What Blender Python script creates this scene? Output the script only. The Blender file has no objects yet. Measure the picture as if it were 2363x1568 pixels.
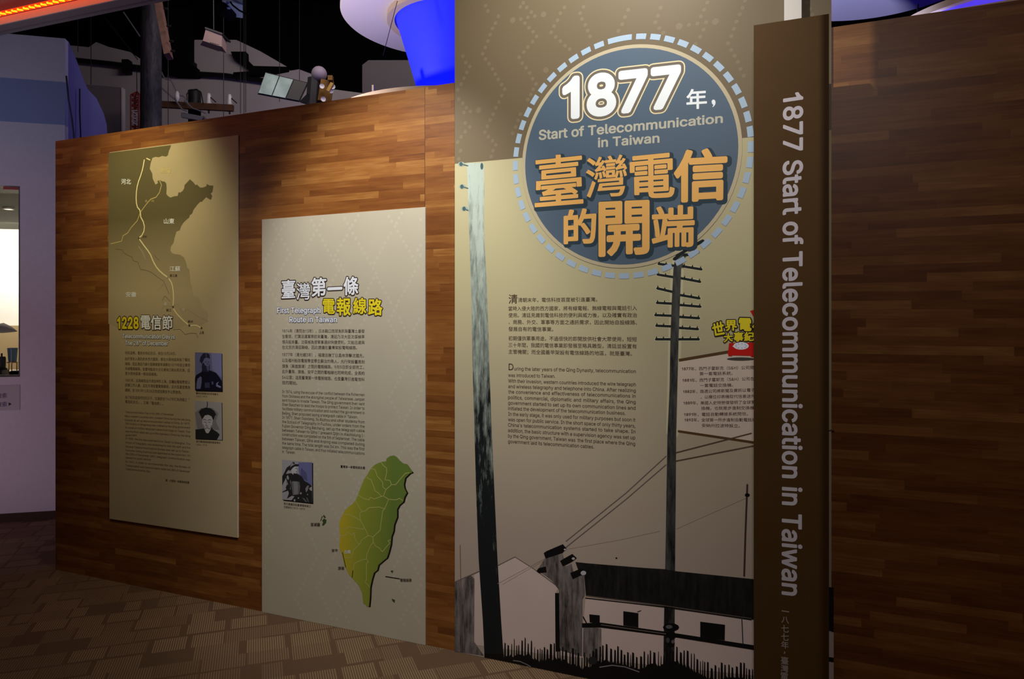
import bpy, math, random
from mathutils import Vector, Matrix
from mathutils.geometry import tessellate_polygon
random.seed(7)
SC = bpy.context.scene
COL = SC.collection

# ---------------------------------------------------------------- camera, world, exposure, lights
W, H = 2363.0, 1568.0
FPX, CX, HY, EYE = 1680.0, 1181.5, 740.0, 1.45      # focal length, optical axis and horizon in pixels; eye height
cam = bpy.data.cameras.new('camera'); cam.sensor_width = 36.0; cam.lens = 36.0 * FPX / W
cam.shift_y = -(H / 2 - HY) / W
cam_o = bpy.data.objects.new('camera', cam); COL.objects.link(cam_o)
cam_o.location = (0, 0, EYE); cam_o.rotation_euler = (math.pi / 2, 0, 0)
SC.camera = cam_o
SC.view_settings.view_transform = 'Standard'; SC.view_settings.look = 'None'
SC.view_settings.gamma = 1.0; SC.view_settings.exposure = 0.0
SC.view_settings.use_curve_mapping = False
world = bpy.data.worlds.new('hall_dimness'); SC.world = world; world.use_nodes = True
world.node_tree.nodes['Background'].inputs[0].default_value = (0.66, 0.47, 0.52, 1)
world.node_tree.nodes['Background'].inputs[1].default_value = 0.026


class Frame:
    """A vertical plane: origin on the floor, u along it, n pointing away from the camera."""
    def __init__(s, a, u):
        s.a = Vector(a); s.u = Vector(u).normalized(); s.n = Vector((-s.u.y, s.u.x))
    def px(s, x, y, d=0.0):
        rx, rz = (x - CX) / FPX, (HY - y) / FPX
        r = Vector((rx, 1.0)); t = (s.a.dot(s.n) - d) / r.dot(s.n)
        return ((r * t - s.a).dot(s.u), EYE + t * rz)
    def world(s, ss, d, h):
        p = s.a + s.u * ss - s.n * d
        return Vector((p.x, p.y, h))
    def matrix(s, s0=0.0, d0=0.0, h0=0.0):
        o = s.world(s0, d0, h0)
        return Matrix(((s.u.x, s.n.x, 0, o.x), (s.u.y, s.n.y, 0, o.y), (0, 0, 1, o.z), (0, 0, 0, 1)))


def at(x, y, z):
    return Vector(((x - CX) / FPX * z, z, EYE + (HY - y) / FPX * z))

WALL = Frame((-2.6566, 4.2365), (2.4086, -1.0438))     # the wooden partition
LEFT = Frame((-3.68, 5.23), (0.344, 0.09))             # the lilac wall at the left


def aim(o, target):
    d = Vector(target) - o.location
    o.rotation_euler = d.to_track_quat('-Z', 'Y').to_euler()

def spot(name, loc, target, power, col, angle, blend, size=0.04):
    l = bpy.data.lights.new(name, 'SPOT'); l.energy = power; l.color = col
    l.spot_size = math.radians(angle); l.spot_blend = blend; l.shadow_soft_size = size
    o = bpy.data.objects.new(name, l); COL.objects.link(o); o.location = loc; aim(o, target); return o

def lamp(name, loc, power, col, size=0.1):
    l = bpy.data.lights.new(name, 'POINT'); l.energy = power; l.color = col; l.shadow_soft_size = size
    o = bpy.data.objects.new(name, l); COL.objects.link(o); o.location = loc; return o

def area(name, loc, target, power, col, sx, sy):
    l = bpy.data.lights.new(name, 'AREA'); l.energy = power; l.color = col
    l.shape = 'RECTANGLE'; l.size = sx; l.size_y = sy
    o = bpy.data.objects.new(name, l); COL.objects.link(o); o.location = loc; aim(o, target); return o

def wp(x, y, d=0.0):
    s_, h_ = WALL.px(x, y, d); return WALL.world(s_, d, h_)

NV = Vector((WALL.n.x, WALL.n.y, 0))
def over(x, h, out):                                   # a ceiling-track position in front of the partition
    p = wp(x, 700); return Vector((p.x, p.y, 0)) - NV * out + Vector((0, 0, h))
# track spots washing the wooden partition
spot('track_spot', over(345, 2.95, 0.85), wp(335, 490), 54, (1.0, .92, .46), 66, 1.0)
spot('track_spot', over(450, 3.0, 1.1), wp(445, 860), 20, (1.0, .82, .56), 52, 1.0)
spot('track_spot', over(860, 3.05, 1.05), wp(905, 700), 125, (1.0, .96, .86), 66, 0.75)
KEY = over(1440, 3.60, 0.93)
spot('mural_spot', KEY, wp(1330, 450), 168, (1.0, .97, .88), 98, 1.0, 0.0015)
spot('track_spot', over(1950, 3.05, 2.5), wp(1980, 930), 42, (.96, .83, .78), 100, 1.0)

# ---------------------------------------------------------------- glyph outlines for the Latin lettering (thousandths of an em)
GLYPHS = """
A 480 16 0 201 509 276 509 463 0 395 0 287 302 264 372 232 478 245 478 213 371 191 302 85 0/110 142 110 199 370 199 370 142
B 456 60 0 60 509 241 509 289 504 329 491 359 469 381 442 394 410 398 374 395 344 387 320 356 286 315 267 315 262 339 257 363 245 385 227 402 203 414 173 418 136 413 100 400 67 377 39 344 18 301 4 247 0/125 57 245 57 296 63 330 80 349 105 355 137 352 161 342 184 327 203 306 218 279 228 248 231 125 231/125 285 238 285 288 296 308 309 323 326 333 348 336 372 330 403 313 429 283 446 240 452 125 452
C 510 267 -7 205 1 150 25 104 63 70 115 48 179 40 254 48 329 70 393 104 445 150 484 205 508 267 516 340 504 373 490 402 471 427 447 448 418 463 385 473 348 408 348 389 395 357 428 315 449 267 456 223 450 184 432 150 403 125 364 109 314 103 254 109 194 125 145 151 105 184 76 223 59 267 53 315 60 357 81 389 114 408 160 473 160 463 124 448 91 428 62 402 38 373 19 341 5 305 -4
D 502 219 0 96 0 96 57 215 57 272 63 318 81 354 110 379 149 394 198 399 255 394 312 379 361 354 399 320 428 275 446 221 452 93 452 93 509 225 509 294 501 353 478 399 441 433 391 455 329 462 255 455 181 433 119 398 68 351 31 291 8/125 509 125 0 60 0 60 509
E 419 60 0 60 509 372 509 372 452 125 452 125 286 355 286 355 229 125 229 125 57 375 57 375 0
F 410 60 0 60 509 369 509 369 452 125 452 125 278 346 278 346 221 125 221 125 0
G 520 269 -7 205 1 149 25 104 64 69 116 47 179 40 254 47 329 69 393 103 445 149 484 203 508 265 516 304 513 340 504 374 489 403 469 429 445 449 416 465 384 474 349 408 349 387 393 356 427 315 448 265 456 222 450 183 432 150 404 125 364 109 314 103 254 109 194 125 145 151 105 184 76 224 59 269 53 309 57 345 71 374 93 396 123 410 160 415 202 434 199 283 199 283 256 478 256 478 200 471 141 451 91 419 50 377 19 326 0
H 517 60 0 60 509 125 509 125 289 392 289 392 509 457 509 457 0 392 0 392 232 125 232 125 0
I 300 31 0 31 57 118 57 118 452 31 452 31 509 269 509 269 452 183 452 183 57 269 57 269 0
J 396 185 -7 124 3 75 33 44 81 33 145 33 173 98 173 98 145 104 104 122 74 149 56 185 50 220 56 248 74 266 104 272 145 272 509 336 509 336 145 326 81 294 33 246 3
K 467 104 145 104 216 139 261 174 303 212 344 364 509 448 509 231 276 228 276/60 0 60 509 125 509 125 334 124 225 125 193 125 0/372 0 188 259 228 309 449 0
L 393 60 0 60 509 125 509 125 57 361 57 361 0
M 628 60 0 60 509 152 509 277 187 287 159 299 123 311 84 322 49 307 49 318 83 330 121 342 158 352 187 476 509 568 509 568 0 504 0 504 291 504 327 505 369 506 413 507 457 513 457 498 409 482 363 467 322 456 291 342 0 286 0 170 291 159 321 145 361 129 408 112 457 119 457 120 416 121 372 122 328 122 291 122 0
N 523 60 0 60 509 136 509 343 183 363 151 388 107 414 55 405 54 401 108 399 157 399 195 399 509 463 509 463 0 387 0 202 290 177 331 148 381 108 452 119 454 122 384 124 328 125 291 125 0
O 533 267 -7 205 1 150 25 105 63 70 115 48 179 40 254 48 329 70 393 105 445 150 484 205 508 267 516 329 508 384 484 429 445 464 393 486 329 493 254 486 179 464 115 429 63 384 25 329 1/267 53 310 59 349 76 383 105 408 144 425 194 430 254 425 314 408 365 383 404 349 433 310 450 267 456 223 450 184 433 151 404 125 364 109 314 103 254 109 194 125 144 151 105 184 76 223 59
P 445 60 0 60 509 235 509 289 503 332 487 366 462 390 430 404 391 409 348 404 304 390 265 366 233 332 207 289 191 235 186 109 186 109 242 233 242 269 246 297 256 318 272 333 294 342 319 344 348 342 376 333 402 318 423 297 439 268 449 232 452 125 452 125 0
Q 533 245 159 313 159 369 85 384 65 468 -48 401 -48 346 27 331 46/267 -7 205 1 150 25 105 63 70 115 48 179 40 254 48 329 70 393 105 445 150 484 205 508 267 516 329 508 384 484 429 445 464 393 486 329 493 254 486 179 464 115 429 63 384 25 329 1/267 53 310 59 349 76 383 105 408 144 425 194 430 254 425 314 408 365 383 404 349 433 310 450 267 456 223 450 184 433 151 404 125 364 109 314 103 254 109 194 125 144 151 105 184 76 223 59
R 449 60 0 60 509 236 509 290 504 333 489 367 465 390 433 405 395 409 352 405 309 390 271 367 240 333 217 289 203 236 198 96 198 96 255 234 255 269 258 298 267 319 281 334 300 342 324 345 352 342 380 334 405 319 425 298 440 269 449 233 452 125 452 125 0/353 0 230 229 303 229 428 0
S 447 224 -9 172 -4 128 9 91 31 64 60 46 96 38 137 104 137 110 110 123 88 142 71 166 59 224 49 257 52 286 60 311 74 329 92 341 114 346 139 342 161 332 179 296 205 245 222 184 239 128 260 86 289 60 326 52 372 58 413 75 448 102 476 138 498 180 511 227 516 275 511 316 498 351 476 377 449 394 415 401 378 337 378 326 412 302 437 267 453 225 459 194 456 167 448 145 435 129 418 118 398 115 376 119 352 131 334 169 308 212 293 264 279 312 264 359 238 395 198 405 171 408 139 403 99 386 64 360 34 323 11 278 -4
T 449 32 452 32 509 417 509 417 452 257 452 257 0 193 0 193 452
U 517 259 -8 203 -2 154 15 114 43 85 80 66 124 60 173 60 509 124 509 124 178 128 144 141 113 160 87 187 68 220 56 259 52 298 56 331 68 357 87 377 113 389 144 393 178 393 509 457 509 457 173 451 124 433 80 403 43 363 15 315 -2
V 480 204 0 16 509 84 509 192 206 215 137 248 31 235 31 267 138 290 206 395 509 463 509 278 0
W 686 155 0 16 509 82 509 163 196 175 145 187 94 197 40 189 40 200 94 211 145 224 196 306 509 380 509 462 196 474 145 486 94 497 40 488 40 499 94 510 145 523 196 603 509 670 509 530 0 455 0 368 323 351 391 336 475 350 475 335 395 318 323 230 0
X 474 18 0 217 284 217 236 29 509 104 509 178 400 204 361 223 329 243 292 232 292 252 329 272 361 298 400 374 509 446 509 259 239 259 287 456 0 382 0 292 129 268 165 250 195 230 231 244 231 225 196 206 166 182 129 91 0
Y 472 203 0 203 208 16 509 91 509 192 344 222 292 250 230 224 230 251 293 280 344 381 509 455 509 268 208 268 0
Z 438 42 0 42 46 273 385 306 431 341 476 348 454 285 452 223 452 40 452 40 509 397 509 397 462 169 129 134 81 97 33 90 54 152 57 214 57 399 57 399 0
a 389 160 -9 126 -5 94 5 68 22 48 45 35 73 30 108 34 138 43 161 58 179 78 193 125 211 178 220 234 227 265 235 273 243 276 255 276 257 267 297 240 322 196 331 149 322 118 301 100 274 41 291 57 322 79 346 104 364 133 375 194 384 239 379 286 360 306 343 322 320 333 290 337 251 337 0 277 0 277 52 272 52 252 25 215 1/170 45 202 49 228 59 248 74 263 93 272 115 276 138 276 190 259 182 231 176 200 171 175 168 134 159 103 139 95 124 92 105 102 72 130 52
b 424 229 -8 198 -5 172 4 138 31 118 59 112 59 112 0 53 0 53 509 114 509 114 319 118 319 137 346 171 373 197 381 229 384 274 378 313 361 345 332 370 293 385 245 390 189 385 133 370 84 346 45 313 16 274 -2/220 47 253 51 279 66 301 88 316 117 325 151 328 189 325 227 316 261 301 290 280 311 253 325 220 330 188 325 161 312 140 291 125 263 116 229 113 189 116 150 125 115 140 86 162 65 188 51
c 396 207 -8 159 -2 117 16 82 46 56 85 40 133 34 187 40 243 56 291 82 330 117 360 159 378 207 384 260 377 305 356 340 322 362 277 303 262 290 289 270 311 242 325 207 330 173 325 145 310 124 287 108 258 99 224 96 187 99 151 108 117 124 89 145 66 173 51 207 46 243 52 271 66 292 89 304 117 363 102 341 56 306 21 261 -1
d 424 195 -8 151 -2 111 16 79 45 55 84 39 133 34 189 39 245 55 293 79 332 112 361 151 378 196 384 228 381 253 373 287 346 306 319 311 319 311 509 372 509 372 0 313 0 313 59 307 59 287 31 252 4 227 -5/205 47 236 51 263 65 284 86 299 115 309 150 312 189 309 229 300 263 284 291 263 312 237 325 205 330 172 325 145 311 124 290 108 261 99 227 96 189 99 151 109 117 124 88 145 66 172 51
e 404 212 -8 161 -2 117 16 82 46 56 85 40 132 34 187 39 242 55 290 81 329 115 359 157 378 205 384 266 374 294 361 319 341 341 315 357 282 368 242 371 194 371 169 75 169 75 221 338 221 310 202 307 237 298 269 283 294 263 314 237 326 205 330 173 326 146 313 125 294 109 270 99 241 96 211 96 178 100 139 110 106 128 80 151 61 179 50 212 46 254 53 285 73 306 105 365 91 353 63 335 39 311 19 283 4 249 -5
f 254 228 379 228 327 6 327 6 379/81 0 81 432 84 461 96 486 113 505 135 519 187 530 222 527 243 521 227 468 215 472 195 474 171 470 154 460 145 443 142 419 142 0
g 425 207 -151 168 -148 134 -140 82 -110 51 -69 101 -41 122 -66 154 -88 207 -97 249 -92 282 -75 304 -47 311 -6 311 68 306 68 287 41 252 16 227 8 195 5 152 10 113 27 80 53 55 90 39 136 34 191 39 246 55 293 80 332 112 361 152 378 196 384 228 382 253 373 288 346 308 319 313 319 313 379 372 379 372 -9 367 -54 350 -90 324 -117 291 -136 251 -147/205 59 237 63 264 75 285 95 300 121 309 154 312 193 309 231 300 264 285 291 264 312 237 325 205 330 172 325 145 312 124 290 109 262 99 229 96 193 99 155 109 123 124 96 145 76 172 63
h 410 114 227 114 0 53 0 53 509 114 509 114 287 102 287 124 332 152 362 187 379 227 384 264 380 295 369 321 349 341 321 353 285 357 240 357 0 296 0 296 235 290 275 273 304 246 323 210 329 184 326 161 317 141 303 126 283 117 257
i 167 53 0 53 379 114 379 114 0/84 443 67 446 54 455 44 468 41 483 44 499 54 512 67 521 84 524 100 521 114 512 123 499 126 483 123 468 114 455 100 446
j 167 53 379 114 379 114 -30 111 -63 102 -90 86 -113 65 -129 37 -139 4 -143 -10 -143 -10 -87 2 -87 25 -83 40 -72 50 -54 53 -29/83 443 67 446 53 455 44 468 41 483 44 499 53 512 67 521 83 524 100 521 114 512 123 499 126 483 123 468 114 455 100 446
k 381 110 137 110 212 121 212 284 379 360 379 184 199 177 199/53 0 53 509 114 509 114 0/294 0 148 186 191 229 372 0
l 189 139 -2 101 3 74 20 58 47 53 84 53 509 114 509 114 99 120 62 130 54 146 52 160 53 170 54 181 3 162 -1
m 610 53 0 53 379 112 379 112 295 108 295 118 323 132 346 172 376 219 386 257 380 287 361 309 331 321 295 312 295 322 321 337 343 381 375 437 386 468 383 497 372 522 354 541 328 553 296 557 255 557 0 496 0 496 254 490 289 473 313 447 326 419 330 395 328 374 320 345 290 335 247 335 0 274 0 274 260 269 288 253 311 229 326 199 330 158 320 140 307 126 289 117 266 114 238 114 0
n 410 114 227 114 0 53 0 53 379 112 379 112 287 102 287 124 332 152 362 187 379 227 384 264 380 295 369 321 349 341 321 353 285 357 240 357 0 296 0 296 235 290 275 273 304 246 323 210 329 184 326 161 317 141 303 126 283 117 257
o 415 207 -8 159 -2 117 16 82 46 56 85 40 133 34 187 40 243 56 291 82 330 117 360 159 378 207 384 256 378 299 360 333 330 359 291 376 243 381 187 376 133 359 85 333 46 299 16 256 -2/207 46 242 51 270 66 292 89 307 117 316 151 319 187 316 224 307 258 292 287 270 310 242 325 207 330 173 325 145 310 124 287 108 258 99 224 96 187 99 151 108 117 124 89 145 66 173 51
p 424 53 -143 53 379 112 379 112 319 118 319 137 346 171 373 197 381 229 384 274 378 313 361 345 332 370 293 385 245 390 189 385 133 370 84 346 45 313 16 274 -2 229 -8 198 -5 173 4 138 31 118 59 114 59 114 -143/220 47 253 51 279 66 301 88 316 117 325 151 328 189 325 227 316 261 301 290 280 311 253 325 220 330 188 325 161 312 140 291 125 263 116 229 113 189 116 150 125 115 140 86 162 65 188 51
q 424 372 -143 311 -143 311 59 306 59 287 31 252 4 227 -5 195 -8 151 -2 111 16 79 45 55 84 39 133 34 189 39 245 55 293 79 332 112 361 151 378 196 384 228 381 253 373 287 346 307 319 313 319 313 379 372 379/205 47 236 51 263 65 284 86 299 115 309 150 312 189 309 229 300 263 284 291 263 312 237 325 205 330 172 325 145 311 124 290 108 261 99 227 96 189 99 151 109 117 124 88 145 66 172 51
r 259 53 0 53 379 112 379 112 321 115 321 130 347 152 367 181 380 213 385 229 384 243 384 243 322 230 324 207 326 182 323 159 315 140 301 126 284 117 262 114 237 114 0
s 365 182 -8 145 -5 112 3 84 18 62 38 45 63 36 94 94 107 105 79 124 60 150 49 181 45 217 50 244 62 262 81 268 103 265 121 254 136 237 147 212 155 149 170 104 186 72 208 53 237 47 274 51 305 65 332 87 354 115 370 149 381 187 384 223 381 254 372 279 358 299 339 324 290 268 277 258 298 243 316 219 328 187 333 156 329 131 317 114 299 109 277 112 258 124 243 172 223 229 209 275 194 306 171 325 142 331 107 326 75 312 47 290 24 260 6 223 -5
t 227 204 379 204 327 6 327 6 379/65 471 126 471 126 98 128 76 136 61 150 53 170 50 185 51 202 54 213 2 192 -3 168 -4 125 2 92 21 72 52 65 93
u 410 182 -5 146 -1 115 11 89 31 69 59 57 95 53 139 53 379 114 379 114 144 119 105 137 75 164 56 200 50 226 53 249 62 268 77 283 97 293 122 296 153 296 379 357 379 357 0 298 0 298 92 307 92 286 47 257 17 222 0
v 389 163 0 17 379 84 379 165 155 187 87 206 21 184 21 203 87 224 155 305 379 371 379 226 0
w 567 138 0 23 379 87 379 133 214 154 137 175 41 165 41 186 135 206 214 252 379 316 379 362 214 382 136 402 41 391 41 413 135 434 214 480 379 545 379 429 0 368 0 319 172 305 225 291 280 277 338 291 338 277 280 263 225 248 172 199 0
x 379 21 0 171 218 171 171 29 379 100 379 147 306 179 253 207 206 175 206 202 253 233 306 282 379 352 379 209 169 209 214 358 0 287 0 231 85 200 136 173 182 205 182 178 136 148 85 91 0
y 389 47 -139 61 -86 71 -87 104 -89 130 -74 151 -36 163 -1 17 379 84 379 165 155 187 87 206 21 184 21 202 87 224 155 305 379 371 379 204 -58 177 -107 139 -136 91 -145 65 -143
z 380 42 0 42 46 254 320 254 323 48 323 48 379 333 379 333 331 126 60 126 56 339 56 339 0
0 453 227 -7 174 1 130 24 95 62 69 113 53 178 48 254 53 330 69 395 95 447 130 484 174 508 227 516 279 508 323 484 358 447 384 395 400 330 405 254 400 178 384 113 359 62 323 24 279 1/227 50 261 56 290 74 313 103 330 144 340 194 344 254 340 314 330 365 313 405 290 435 261 453 227 460 192 453 163 435 140 405 123 365 113 314 109 254 113 194 123 144 140 103 163 74 192 56
1 396 202 0 202 400 178 378 140 356 78 330 78 390 134 420 176 452 206 486 224 513 265 513 265 0
2 453 64 0 64 47 234 229 282 282 311 327 320 371 317 397 308 419 293 436 273 449 224 460 196 457 172 447 153 433 139 413 130 390 127 362 66 362 71 405 86 442 111 473 143 496 182 511 225 516 268 511 306 497 337 474 361 445 376 411 381 372 371 318 336 259 267 180 153 60 153 57 389 57 389 0
3 453 218 -7 173 -3 133 10 98 30 70 57 52 91 44 132 109 132 115 107 126 87 144 71 165 59 219 50 275 61 297 74 315 93 325 116 329 145 326 172 316 196 299 217 275 234 242 244 201 248 157 248 157 299 288 448 288 452 70 452 70 509 372 509 372 461 211 278 211 289 264 288 308 276 344 253 371 222 387 186 393 145 387 103 370 66 344 36 309 12 266 -2
4 453 40 105 40 158 247 509 311 509 109 166 109 163 413 163 413 105/282 0 282 121 282 146 282 318 343 318 343 0
5 453 221 -7 178 -2 140 11 108 32 83 60 66 93 60 130 122 130 127 108 138 89 173 60 221 50 250 53 276 64 298 82 314 104 324 131 328 162 324 193 314 221 297 244 275 262 248 273 218 277 167 268 128 246 67 253 96 509 366 509 366 452 151 452 134 301 136 301 178 325 229 334 263 330 294 321 321 306 345 285 364 260 379 231 388 199 391 163 385 117 369 76 343 41 309 15 268 -1
6 453 226 -7 182 -1 142 15 109 40 84 74 69 115 64 162 68 199 80 239 137 340 252 509 322 509 151 261 145 261 165 288 196 307 235 314 278 309 316 295 346 271 370 240 384 201 389 157 384 112 368 73 343 39 310 14 271 -2/226 48 254 52 279 63 299 79 314 101 324 128 327 157 324 187 314 213 299 235 279 251 254 262 226 265 198 262 174 252 153 235 138 214 128 188 125 158 128 128 138 102 153 79 174 63 198 52
7 453 97 0 323 448 323 452 62 452 62 509 391 509 391 449 165 0
8 453 226 -7 178 -2 136 11 101 33 74 62 57 96 52 135 55 166 65 195 81 220 101 241 125 256 153 265 153 267 119 282 93 308 76 342 70 380 75 417 90 450 114 477 146 498 184 511 226 516 269 511 306 498 337 477 361 450 377 417 382 380 376 342 359 308 333 282 300 267 300 265 327 256 351 241 372 220 387 195 397 166 401 135 395 96 378 62 352 33 317 11 275 -2/226 49 258 52 285 60 307 74 323 91 333 113 337 139 333 165 322 189 305 208 283 223 256 232 226 235 196 232 169 223 147 208 130 189 119 165 115 139 119 113 129 91 145 74 167 60 195 52/226 290 274 300 293 313 307 330 316 351 319 376 316 399 308 420 294 437 275 449 226 460 177 449 159 437 145 420 136 399 133 376 136 351 145 330 159 313 178 300
9 453 226 516 271 510 310 494 343 468 368 434 384 393 389 347 385 309 373 270 315 168 200 0 130 0 301 248 307 248 287 221 257 202 218 195 175 199 137 214 106 237 83 269 68 307 64 352 69 397 85 436 110 469 143 494 182 510/226 460 199 457 174 446 154 429 138 407 129 381 125 352 129 322 138 295 154 274 174 257 199 247 226 243 254 247 279 257 299 273 314 295 324 321 327 350 324 381 314 407 299 429 279 446 254 457
. 188 95 -4 78 -1 63 9 53 24 50 41 53 59 63 73 78 83 95 87 113 83 128 73 138 59 141 41 138 24 128 9 113 -1
, 188 38 -119 68 71 137 71 84 -119
' 206 78 318 70 509 136 509 128 318
& 448 197 -7 150 -2 110 12 78 34 54 62 39 96 34 133 37 163 47 189 85 235 140 279 216 335 237 352 255 375 262 405 258 427 245 445 226 457 201 461 168 453 145 431 137 399 145 363 169 327 204 284 438 0 364 0 171 231 121 293 87 344 78 370 75 398 79 430 91 458 109 481 134 499 165 510 200 513 235 510 266 499 290 482 308 459 320 433 324 404 315 362 291 325 256 293 154 217 110 174 100 154 97 131 100 108 109 87 124 70 143 57 166 49 193 46 223 50 251 59 301 95 321 121 336 151 346 186 349 224 408 224 405 180 397 144 371 92 345 62 333 47 305 23 271 7 234 -3
( 273 89 207 101 324 132 441 177 539 236 539 191 428 161 313 151 207 160 115 188 16 236 -96 177 -96 139 -21 111 55 95 131
) 273 37 -96 86 18 113 116 122 207 112 313 82 428 37 539 97 539 142 441 173 323 184 207 178 130 161 53 134 -22 97 -96
- 453 337 244 337 188 114 188 114 244
: 188 95 -4 78 -1 63 9 53 24 50 41 53 59 63 73 78 83 95 87 113 83 128 73 138 59 141 41 138 24 128 9 113 -1/95 271 78 274 63 284 53 299 50 316 53 334 63 349 78 359 95 362 113 359 128 349 138 334 141 316 138 299 128 284 113 274
"""

# ---------------------------------------------------------------- materials
def lin(c):
    c = c / 255.0
    return c / 12.92 if c <= 0.04045 else ((c + 0.055) / 1.055) ** 2.4

def rgb(r, g, b):
    return (lin(r), lin(g), lin(b), 1)

MATS = {}
def mat(name, col, rough=0.6, spec=0.3, metal=0.0, noise=0.0, scale=40.0, emit=None, estr=0.0):
    if name in MATS: return MATS[name]
    m = bpy.data.materials.new(name); m.use_nodes = True; MATS[name] = m
    nt = m.node_tree; b = nt.nodes['Principled BSDF']
    c = rgb(*col)
    b.inputs['Base Color'].default_value = c
    b.inputs['Roughness'].default_value = rough
    b.inputs['Specular IOR Level'].default_value = spec
    b.inputs['Metallic'].default_value = metal
    if emit:
        b.inputs['Emission Color'].default_value = rgb(*emit); b.inputs['Emission Strength'].default_value = estr
    if noise:
        tc = nt.nodes.new('ShaderNodeTexCoord'); n = nt.nodes.new('ShaderNodeTexNoise')
        n.inputs['Scale'].default_value = scale; n.inputs['Detail'].default_value = 4
        nt.links.new(tc.outputs['Object'], n.inputs['Vector'])
        r = nt.nodes.new('ShaderNodeValToRGB')
        r.color_ramp.elements[0].position = 0.3; r.color_ramp.elements[1].position = 0.7
        r.color_ramp.elements[0].color = tuple(x * (1 - noise) for x in c[:3]) + (1,)
        r.color_ramp.elements[1].color = tuple(min(1, x * (1 + noise)) for x in c[:3]) + (1,)
        nt.links.new(n.outputs['Fac'], r.inputs['Fac']); nt.links.new(r.outputs['Color'], b.inputs['Base Color'])
    return m


class NT:
    """small node-graph helper"""
    def __init__(s, name, rough=0.6, spec=0.3):
        s.m = bpy.data.materials.new(name); s.m.use_nodes = True; s.t = s.m.node_tree
        s.b = s.t.nodes['Principled BSDF']; s.b.inputs['Roughness'].default_value = rough
        s.b.inputs['Specular IOR Level'].default_value = spec
    def n(s, kind, **kw):
        x = s.t.nodes.new('ShaderNode' + kind)
        for k, v in kw.items(): setattr(x, k, v)
        return x
    def put(s, sock, v):
        if hasattr(v, 'is_linked') or isinstance(v, bpy.types.NodeSocket): s.t.links.new(v, sock)
        else: sock.default_value = v
    def math(s, op, a, b=0.0, c=None):
        x = s.n('Math', operation=op); s.put(x.inputs[0], a); s.put(x.inputs[1], b)
        if c is not None: s.put(x.inputs[2], c)
        return x.outputs[0]
    def xyz(s, coord='Object'):
        tc = s.n('TexCoord'); sp = s.n('SeparateXYZ'); s.t.links.new(tc.outputs[coord], sp.inputs[0]); return sp.outputs
    def vec(s, x, y, z=0.0):
        c = s.n('CombineXYZ')
        for i, v in enumerate((x, y, z)): s.put(c.inputs[i], v)
        return c.outputs[0]
    def white(s, v, dim='2D'):
        w = s.n('TexWhiteNoise', noise_dimensions=dim)
        s.put(w.inputs['W' if dim == '1D' else 'Vector'], v); return w.outputs['Value']
    def noise(s, v, scale=1.0, detail=3.0, rough=0.5):
        w = s.n('TexNoise'); s.put(w.inputs['Vector'], v); w.inputs['Scale'].default_value = scale
        w.inputs['Detail'].default_value = detail; w.inputs['Roughness'].default_value = rough; return w.outputs['Fac']
    def ramp(s, f, stops):
        r = s.n('ValToRGB'); e = r.color_ramp.elements
        while len(e) < len(stops): e.new(0.5)
        for i, (p, c) in enumerate(stops): e[i].position = p; e[i].color = c
        s.put(r.inputs[0], f); return r.outputs['Color']
    def mix(s, f, a, b, blend='MIX'):
        x = s.n('Mix', data_type='RGBA', blend_type=blend)
        s.put(x.inputs[0], f); s.put(x.inputs[6], a); s.put(x.inputs[7], b); return x.outputs[2]
    def done(s, col):
        s.put(s.b.inputs['Base Color'], col); return s.m


SEAM = 3.0 - WALL.px(980, 400)[0]
def wood_material():
    g = NT('teak_strip_veneer', 0.42, 0.35)
    o = g.xyz()
    s_, h_ = o[0], o[2]
    sheet = g.math('FLOOR', g.math('DIVIDE', g.math('ADD', s_, SEAM), 3.0))
    row = g.math('FLOOR', g.math('DIVIDE', h_, 0.031))
    row2 = g.math('ADD', row, g.math('MULTIPLY', sheet, 37.0))
    off = g.white(row2, '1D')
    ln = g.math('ADD', 0.26, g.math('MULTIPLY', g.white(g.math('ADD', row2, 91.3), '1D'), 0.30))
    cell = g.math('FLOOR', g.math('ADD', g.math('DIVIDE', s_, ln), g.math('MULTIPLY', off, 9.0)))
    tone = g.white(g.vec(cell, row2))
    grain = g.noise(g.vec(g.math('MULTIPLY', s_, 5.0), g.math('MULTIPLY', h_, 150.0), g.math('MULTIPLY', tone, 40.0)), 1.0, 5.0, 0.6)
    figure = g.noise(g.vec(g.math('MULTIPLY', s_, 7.0), g.math('MULTIPLY', h_, 38.0), g.math('MULTIPLY', tone, 70.0)), 1.0, 3.0, 0.5)
    f = g.math('ADD', g.math('MULTIPLY', g.math('POWER', tone, 1.4), 0.30), g.math('MULTIPLY', grain, 0.34))
    f = g.math('ADD', f, g.math('MULTIPLY', figure, 0.44))
    col = g.ramp(f, [(0.22, (0.104, 0.031, 0.007, 1)), (0.44, (0.186, 0.063, 0.0135, 1)), (0.62, (0.255, 0.099, 0.023, 1)), (0.86, (0.40, 0.188, 0.052, 1))])
    frac = g.math('FRACT', g.math('DIVIDE', g.math('ADD', s_, SEAM), 3.0))
    seam = g.math('LESS_THAN', frac, 0.0008)
    col = g.mix(seam, col, (0.06, 0.02, 0.008, 1))
    return g.done(col)


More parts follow.
